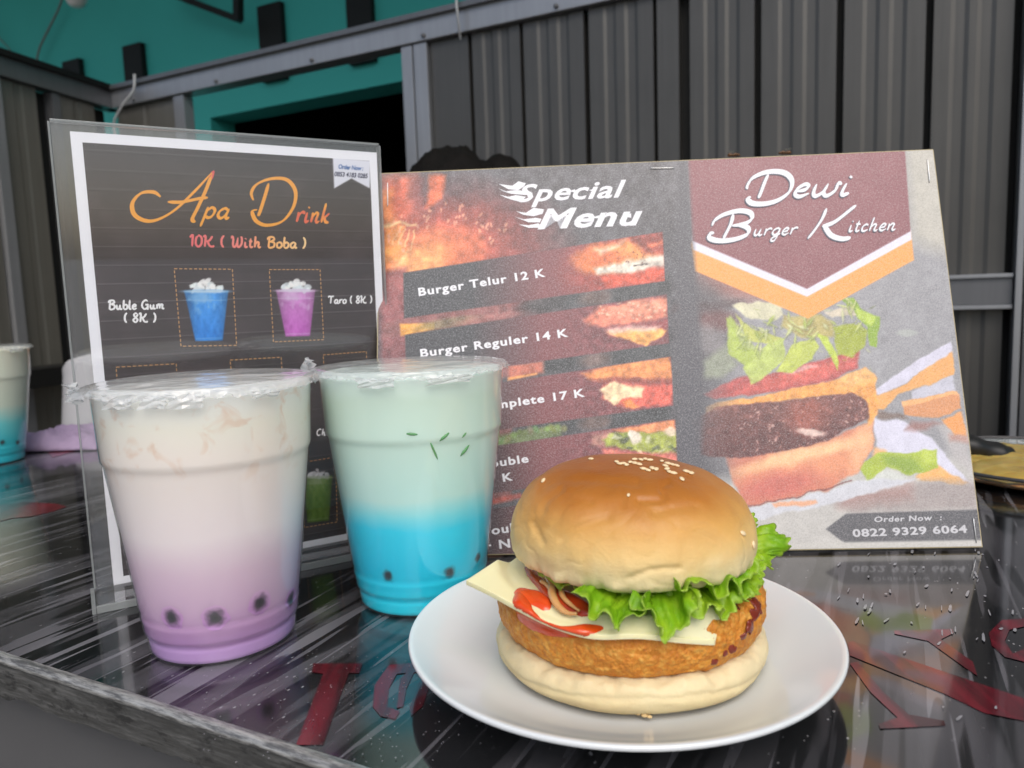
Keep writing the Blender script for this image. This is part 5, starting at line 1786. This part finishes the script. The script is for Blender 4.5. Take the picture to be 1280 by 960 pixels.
    # papers and fries on the right
    Dp = lambda *p: [cD(*q) for q in p]
    P.poly(Dp((675, 345), (800, 255), (930, 178), (936, 215), (780, 315), (690, 360)), (218, 216, 234), 1, .95)
    P.poly(Dp((800, 345), (940, 280), (948, 345), (800, 372)), (206, 206, 220), 1.5, .9)
    P.poly(Dp((684, 362), (780, 318), (860, 262), (934, 214), (942, 282), (850, 322), (760, 352), (700, 405), (680, 400)), (244, 176, 104), 1, .95)
    P.poly(Dp((765, 378), (950, 344), (966, 402), (880, 438), (775, 425)), (226, 156, 106), 1, .95)
    P.poly(Dp((765, 378), (950, 344), (953, 356), (770, 396)), (250, 190, 130), 1, .9)
    P.poly(Dp((676, 405), (770, 425), (790, 440), (690, 432)), (130, 110, 100), 2, .8)
    P.poly(Dp((672, 430), (770, 446), (860, 500), (1003, 655), (880, 610), (690, 545)), (222, 221, 238), 1.2, .97)
    P.poly(Dp((880, 450), (980, 440), (1000, 620), (920, 540)), (190, 186, 186), 4, .9)
    P.poly(Dp((800, 446), (900, 452), (845, 475), (775, 478)), (160, 118, 112), 3, .8)
    P.poly(Dp((900, 440), (965, 415), (978, 490), (940, 495)), (246, 166, 96), 1.5, .95)
    P.poly(Dp((920, 492), (980, 488), (990, 510), (925, 515)), (196, 150, 136), 3, .8)
    P.poly(Dp((680, 530), (720, 545), (700, 620), (660, 640)), (242, 186, 130), 2, .9)
    P.poly(Dp((860, 580), (990, 648), (960, 652), (815, 645)), (248, 186, 112), 1.2, .95)
    P.poly(Dp((700, 600), (830, 645), (640, 720), (560, 690)), (216, 220, 214), 3, .9)
    P.poly(Dp((625, 592), (690, 550), (790, 552), (880, 537), (888, 605), (800, 628), (715, 602), (655, 645)), (176, 196, 74), 1, .97)
    P.poly(Dp((700, 560), (800, 570), (840, 610), (790, 622), (720, 596)), (138, 166, 72), 3, .7)
    P.poly(Dp((830, 545), (878, 540), (880, 580), (840, 590)), (200, 216, 96), 2, .8)
    P.poly(Dp((520, 700), (840, 645), (1010, 640), (1020, 735), (600, 752)), (168, 158, 156), 6, .9)
    P.poly(Dp((560, 690), (800, 650), (800, 700), (560, 735)), (176, 140, 134), 8, .7)
    P.poly(Dp((235, 735), (420, 708), (620, 640), (830, 640), (640, 690), (300, 775), (240, 765)), (212, 214, 222), 1.5, .95)
    P.poly(Dp((335, 722), (480, 708), (490, 718), (350, 738)), (240, 176, 136), 1.2, .9)
    # bottom bun
    bun = P.poly_a(Dp((180, 552), (420, 520), (560, 490), (672, 440), (676, 530), (620, 610), (520, 672), (360, 712), (245, 730), (200, 640)), 1.8)
    fade = np.clip((X - 868) / 62, 0, 1)
    P.over(bun * fade, (212, 132, 108))
    P.ell(*cD(470, 590), 92, 26, (238, 162, 122), -.28, .9, .9, mask=bun * fade)
    P.ell(*cD(450, 552), 90, 9, (252, 208, 158), -.25, .9, .9, mask=bun * fade)
    P.ell(*cD(360, 660), 52, 16, (206, 112, 104), -.2, .9, .8, mask=bun * fade)
    P.ell(*cD(640, 520), 14, 42, (250, 196, 150), .2, .9, .7, mask=bun * fade)
    P.line(cD(245, 731), cD(420, 700), .9, (120, 70, 70), .7)
    P.line(cD(420, 700), cD(600, 640), .9, (120, 70, 70), .7)
    # cheese, patty
    ch = P.poly_a(Dp((110, 392), (300, 360), (560, 295), (640, 262), (684, 300), (684, 420), (655, 460), (640, 380), (600, 350), (420, 366), (200, 400), (110, 420)), 1.2)
    P.over(ch * np.clip((X - 870) / 60, 0, 1), (246, 172, 96))
    P.ell(*cD(620, 290), 26, 12, (252, 196, 130), -.3, .9, .8, mask=ch)
    pt_ = P.poly_a(Dp((60, 440), (150, 400), (380, 372), (600, 345), (645, 380), (658, 432), (540, 495), (380, 545), (230, 562), (100, 560)), 1.2)
    fp = np.clip((X - 850) / 60, .25, 1)
    P.over(pt_ * fp, (126, 84, 80))
    P.over(pt_ * np.clip(n2_ - .45, 0, 1) * 1.6 * fp, (162, 112, 102))
    P.over(pt_ * np.clip((Y - 505) / 50, 0, 1) * .45, (84, 54, 56))
    P.ell(*cD(450, 420), 24, 22, (170, 98, 84), 0, .9, .8, mask=pt_)
    for k in range(150):
        x, y = rs_.uniform(215, 640), rs_.uniform(350, 550)
        P.ell(*cD(x, y), rs_.uniform(.6, 2.6), rs_.uniform(.5, 1.5), ((206, 160, 150), (176, 120, 112), (84, 52, 52), (226, 190, 180))[k % 4], rs_.uniform(-1.5, 1.5), .5, .7, mask=pt_)
    P.ell(*cD(465, 478), 17, 3.6, (232, 206, 196), .1, .6, .9, mask=pt_)
    # tomato
    tm = P.poly_a(Dp((100, 350), (200, 310), (420, 262), (560, 215), (618, 210), (620, 262), (540, 300), (380, 340), (150, 372)), 1.5)
    P.over(tm * np.clip((X - 862) / 50, 0, 1), (184, 92, 90))
    P.ell(*cD(430, 290), 70, 9, (222, 112, 100), -.27, .9, .8, mask=tm)
    P.ell(*cD(430, 270), 20, 3, (236, 190, 186), -.2, .7, .7, mask=tm)
    # shredded lettuce
    def lf(pts, c, f=1.0):
        P.poly(Dp(*pts), c, f, .96)
    lf(((180, 120), (200, 98), (240, 150), (290, 210), (255, 255), (190, 220)), (176, 190, 120), 2)
    lf(((100, 240), (180, 190), (220, 260), (160, 300), (90, 300)), (150, 156, 138), 4)
    lf(((205, 60), (290, 46), (360, 55), (370, 92), (340, 110), (250, 100)), (216, 212, 180))
    lf(((215, 90), (260, 130), (330, 150), (370, 165), (350, 190), (250, 170)), (196, 202, 104))
    lf(((370, 95), (500, 85), (540, 110), (540, 160), (430, 165), (370, 130)), (190, 176, 110), 2)
    lf(((240, 270), (320, 180), (378, 165), (372, 235), (300, 300), (262, 322)), (190, 206, 112))
    lf(((345, 275), (400, 190), (470, 165), (492, 190), (470, 235), (400, 280)), (196, 208, 96))
    lf(((180, 105), (210, 110), (226, 190), (290, 215), (250, 268), (186, 215)), (178, 196, 96), 1.2)
    lf(((484, 148), (520, 160), (556, 240), (552, 272), (530, 230)), (196, 214, 84))
    lf(((540, 130), (600, 118), (650, 140), (640, 190), (600, 228), (545, 215)), (168, 180, 66), 1.2)
    lf(((560, 40), (600, 32), (640, 70), (690, 92), (682, 200), (655, 190), (648, 130), (600, 80)), (150, 182, 66))
    lf(((610, 60), (680, 90), (660, 125), (620, 100)), (190, 212, 92))
    lf(((510, 75), (600, 62), (614, 90), (540, 98)), (214, 202, 180))
    P.unwarp()
    for k in range(46):
        x, y = rs_.uniform(200, 640), rs_.uniform(70, 200)
        y += 40 * math.sin(x / 110)
        a_ = rs_.uniform(.2, 2.6)
        L_, w_ = rs_.uniform(22, 52), rs_.uniform(6, 13)
        dx_, dy_ = math.cos(a_), math.sin(a_)
        c_ = ((186, 200, 100), (204, 212, 128), (150, 168, 74), (170, 190, 84), (214, 216, 164), (196, 204, 140))[k % 6]
        e_ = [(x - dx_ * L_ / 2, y - dy_ * L_ / 2), (x - dy_ * w_ / 2, y + dx_ * w_ / 2), (x + dx_ * L_ / 2, y + dy_ * L_ / 2), (x + dy_ * w_ / 2, y - dx_ * w_ / 2)]
        P.poly(Dp(*[(q[0] + 2, q[1] + 4) for q in e_]), (92, 104, 66), 2.2, .45)
        P.poly(Dp(*e_), c_, .9, .9)
        P.line(cD(*e_[0]), cD(*e_[2]), .4, (226, 228, 176), .5)
    for k in range(60):
        x, y = rs_.uniform(185, 670), rs_.uniform(60, 300)
        if abs((y - 60) / 240 - .4) < .6:
            P.ell(*cD(x, y), rs_.uniform(1, 6), rs_.uniform(.5, 1.3), ((160, 176, 70), (216, 222, 150), (110, 120, 70))[k % 3], rs_.uniform(-1.5, 1.5), .8, .38 * (1 if y < 250 else .4))
    P.unwarp()
    P.grainy((X > 862) * 1., .06, 9, 81)
    P.grainy(np.clip(ch + tm + pt_, 0, 1) * 1., .20, 5, 83)
    P.grainy((X > 880) * (X < 1110) * (Y > 375) * (Y < 485) * 1., .10, 8, 85)
    P.poly([(846, 190), (860, 190), (866, 301), (869, 339), (1010, 398), (1142.5, 325), (1138, 180), (1200, 180), (1200, 200), (846, 215)], (120, 112, 114), 8, 0.)
    # banner
    P.poly([cC(75, 400), (865.5, 300), (1138.5, 289), (1142.5, 325), (1010, 398), (869, 339)], (250, 170, 92), .8)
    P.poly([(864, 296), (1138.5, 286), (1139.5, 299.5), (1008.7, 371), (866.5, 312)], (232, 230, 244), .8)
    bn = P.poly_a([(860, 180), (1130, 170), (1138, 289), (1008.7, 361), (865.6, 301), (860, 207)], .8)
    P.over(bn, (146, 92, 98))
    P.over(bn * np.clip((Y - 190) / 170, 0, 1) * .35, (128, 74, 82))
    P.over(bn * (n1_ - .4) * .6, (170, 116, 120))
    # phone number box
    P.poly(Dp((512, 803), (580, 752), (1025, 738), (1040, 842), (580, 854)), (100, 100, 104), 1.)
    P.over(np.clip((B * -1 + .0058) / .0016, 0, 1) * (X > 862), (202, 200, 195))
    # the dark column and grain painted for the scattering laminate
    P.poly([(846, 200), (860, 200), (866, 300), (880, 470), (872, 720), (850, 720)], (94, 94, 100), 4, .9)
    g = np.random.RandomState(2).rand(len(X)) - .5
    P.C = P.C + g[:, None] * 14
    return P.C
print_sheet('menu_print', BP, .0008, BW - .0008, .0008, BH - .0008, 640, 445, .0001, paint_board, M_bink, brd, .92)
DB = .0003
M_wht = ink_mat('white_print', (.76, .76, .80), .4)
M_pale = ink_mat('pale_print', (.55, .55, .58), .4)
M_shade = ink_mat('letter_outline_ink', lin((88, 92, 104)))
deg_w = lambda n: [[(x + n, y) for x, y in s] for s in []]
dewi = [[(385, 122), (372, 150), (355, 195), (345, 218)],
        [(300, 182), (302, 165), (325, 135), (380, 113), (445, 115), (478, 145), (470, 190), (425, 225), (370, 240), (320, 238), (302, 220), (315, 212)]]
bcap = [[(245, 282), (235, 320), (215, 360), (206, 378)],
        [(160, 328), (172, 305), (210, 282), (270, 268), (312, 276), (318, 300), (290, 320), (240, 328)],
        [(262, 326), (302, 336), (300, 362), (250, 382), (190, 388), (152, 378), (152, 360), (168, 355)]]
kcap = [[(618, 258), (600, 300), (570, 345), (542, 380)], [(736, 245), (705, 270), (650, 312), (600, 332)], [(606, 322), (635, 365), (680, 380), (714, 374)]]
for sset, w in ((dewi, 5.6), (bcap, 5.4), (kcap, 5.2)):
    brush(BP, sset, (840, 180), 3.2, (w + 3.2), M_shade, brd, DB, .9, .42, shift=(-.9, .8))
    brush(BP, sset, (840, 180), 3.2, w + 1.9, M_wht, brd, DB + .00012, .9, .35)
for txt, a, b, h, w in (('ewi', cC(478, 212), cC(716, 205), 15, .38), ('urger', cC(324, 368), cC(500, 362), 8.5, .34), ('itchen', cC(704, 352), cC(896, 345), 8.5, .34)):
    script_text(BP, txt, (a[0] - .9, a[1] + .9), (b[0] - .9, b[1] + .9), h, M_shade, brd, DB, w * 1.2, .35, .9, .5)
    script_text(BP, txt, a, b, h, M_wht, brd, DB + .00012, w, .35, .9, .45)
print_text(BP, 'Special', (646, 252.5), (784, 246), 22, M_wht, brd, DB, .022, 1.08, .35)
print_text(BP, 'Menu', (672, 286), (804, 280.5), 25, M_wht, brd, DB, .030, 1.10, .35)
def flame(pts, k):
    flat_poly(BP, pts, M_wht, brd, DB + .00005 + k * .00001, 'flame_mark')
for k, pts in enumerate((
    [cA(490, 160), cA(545, 168), cA(570, 150), cA(600, 158), cA(590, 172), cA(570, 185), cA(530, 182)],
    [cA(488, 178), cA(520, 190), cA(560, 185), cA(610, 190), cA(600, 205), cA(540, 200), cA(510, 190)],
    [cA(495, 204), cA(530, 212), cA(560, 205), cA(600, 212), cA(580, 232), cA(550, 226), cA(520, 216)],
    [cA(560, 270), cA(600, 276), cA(630, 256), cA(672, 262), cA(666, 280), cA(630, 290), cA(590, 284)],
    [cA(552, 290), cA(590, 302), cA(640, 296), cA(662, 300), cA(656, 314), cA(610, 314)],
    [cA(570, 322), cA(610, 326), cA(650, 318), cA(655, 322), cA(650, 336), cA(610, 336)],
    [cA(770, 190), cA(795, 182), cA(800, 196)], [cA(850, 186), cA(880, 178), cA(880, 192)], [cA(860, 296), cA(900, 284), cA(900, 300)], [cA(985, 290), cA(1020, 278), cA(1020, 296)])):
    flame(pts, k)
for txt, a, b, h in (('Burger Telur 12 K', (523.7, 370), (682, 345.6), 10.2), ('Burger Reguler 14 K', (526, 446.5), (710.6, 420.6), 10.2), ('Burger Complete 17 K', (528, 524), (731.4, 495.5), 10.2),
                     ('Burger Double', (532, 596), (661, 577.6), 10.2), ('17 K', (604, 606.3), (641.5, 600), 10.2), ('Double', (600, 670.5), (664, 661), 11), ('+ Nugget', (604, 688), (690, 678), 11)):
    print_text(BP, txt, a, b, h, M_wht, brd, DB, .028, 1.14)
print_text(BP, 'Order Now  :', (1093, 652.5), (1177.5, 650), 6.8, M_pale, brd, DB, .025, 1.12, .15)
print_text(BP, '0822 9329 6064', (1066, 671), (1209, 665.5), 9.6, M_pale, brd, DB, .03, 1.08)
M_steel = plain('staple_steel', (.75, .75, .74), .3, .9, .5, .1, 200, .1)
for a, b in (((484.7, 229), (484.9, 258)), ((813, 210.8), (842.5, 210.4)), ((1159, 200), (1161.4, 228)), ((1216, 648), (1220, 678))):
    A, B = BP.st(*a), BP.st(*b)
    pa, pb = BP.at(A[0], A[1], .0007), BP.at(B[0], B[1], .0007)
    d0, d1 = BP.at(A[0], A[1], -.001), BP.at(B[0], B[1], -.001)
    tube('staple', [d0, pa - BP.n * .0002, pa.lerp(pb, .04), pa.lerp(pb, .5), pa.lerp(pb, .96), pb - BP.n * .0002, d1], .00038, M_steel, brd, 6)
# easel leg that props the board
bx_ = BP.at(BW * .5, BH * .62, -.0042)
tube('easel_leg', [bx_, Vector((bx_.x, bx_.y + .075, .002))], .004, M_card, brd, 6)
# two honey bees crawling on the top edge of the board
M_bee = plain('bee_brown', (.10, .045, .015), .5, 0, .5, .5, 900, .4)
M_wing = film('bee_wing', (.8, .75, .65), .2, .8, .1)
def bee(px, side, label):
    s_, t_ = BP.st(px, 196)
    base = BP.at(s_, BH, -.0020)
    r = empty('bee', base)
    tag(r, label, 'bee')
    u = BP.u * side
    up = Vector((0, 0, 1))
    body = [base + up * .0024 + u * (-.0055), base + up * .0030 + u * (-.004), base + up * .0028 + u * (-.001), base + up * .0032 + u * .0012, base + up * .0030 + u * .0026, base + up * .0026 + u * .0042]
    tube('body', smoothprof([tuple(p) for p in body], 3), [.0002, .0007, .0012, .0015, .0014, .0010, .0009, .0012, .0014, .0012, .0008, .0007, .0009, .0009, .0006, .0003], M_bee, r, 8)
    for sgn in (-1, 1):
        w = base + up * .0042
        nn = BP.n
        mesh('wing', [w + u * .001, w + u * -.001 + nn * sgn * .0018 + up * .0008, w + u * -.005 + nn * sgn * .0022 + up * .0012, w + u * -.0055 + nn * sgn * .0008 + up * .0006, w + u * -.001], [(0, 1, 2, 3, 4)], M_wing, r)
        for q in (-.0012, .0008, .0025):
            p = base + up * .0022 + u * q
            tube('leg', [p, p + nn * sgn * .0016 + up * .0008, p + nn * sgn * .0024 - up * .0020], .00018, M_bee, r, 5)
bee(919, 1, 'small brown bee on the top edge of the burger menu, nearer the staple')
bee(981, -1, 'small brown bee on the top edge of the burger menu, above the shop name')

# crumpled lilac cloth lying at the far edge of the table
cpos = onz(108, 549)
vs, fs = [], []
n = 40
for j in range(n + 1):
    for i in range(n + 1):
        x, y = (i / n - .5) * .13, (j / n - .5) * .09
        e = max(0, 1 - (abs(x) / .065) ** 3) * max(0, 1 - (abs(y) / .045) ** 3)
        z = .002 + e ** .7 * .72 * (.030 + .022 * fbm(Vector((x * 22, y * 22, 4)), 3) + .010 * abs(fbm(Vector((x * 50, y * 50, 8)), 3)))
        vs.append((cpos.x + x + .004 * fbm(Vector((x * 40, y * 40, 1)), 2), cpos.y - .05 + y, z))
for j in range(n):
    for i in range(n):
        a = j * (n + 1) + i
        fs.append((a, a + 1, a + n + 2, a + n + 1))
o = mesh('folded_cloth', vs, fs, M_lilac, None, True)
sm = o.modifiers.new('s', 'SOLIDIFY')
sm.thickness = .0012
tag(o, 'crumpled lilac cloth at the far end of the table beside the drink menu', 'cloth')
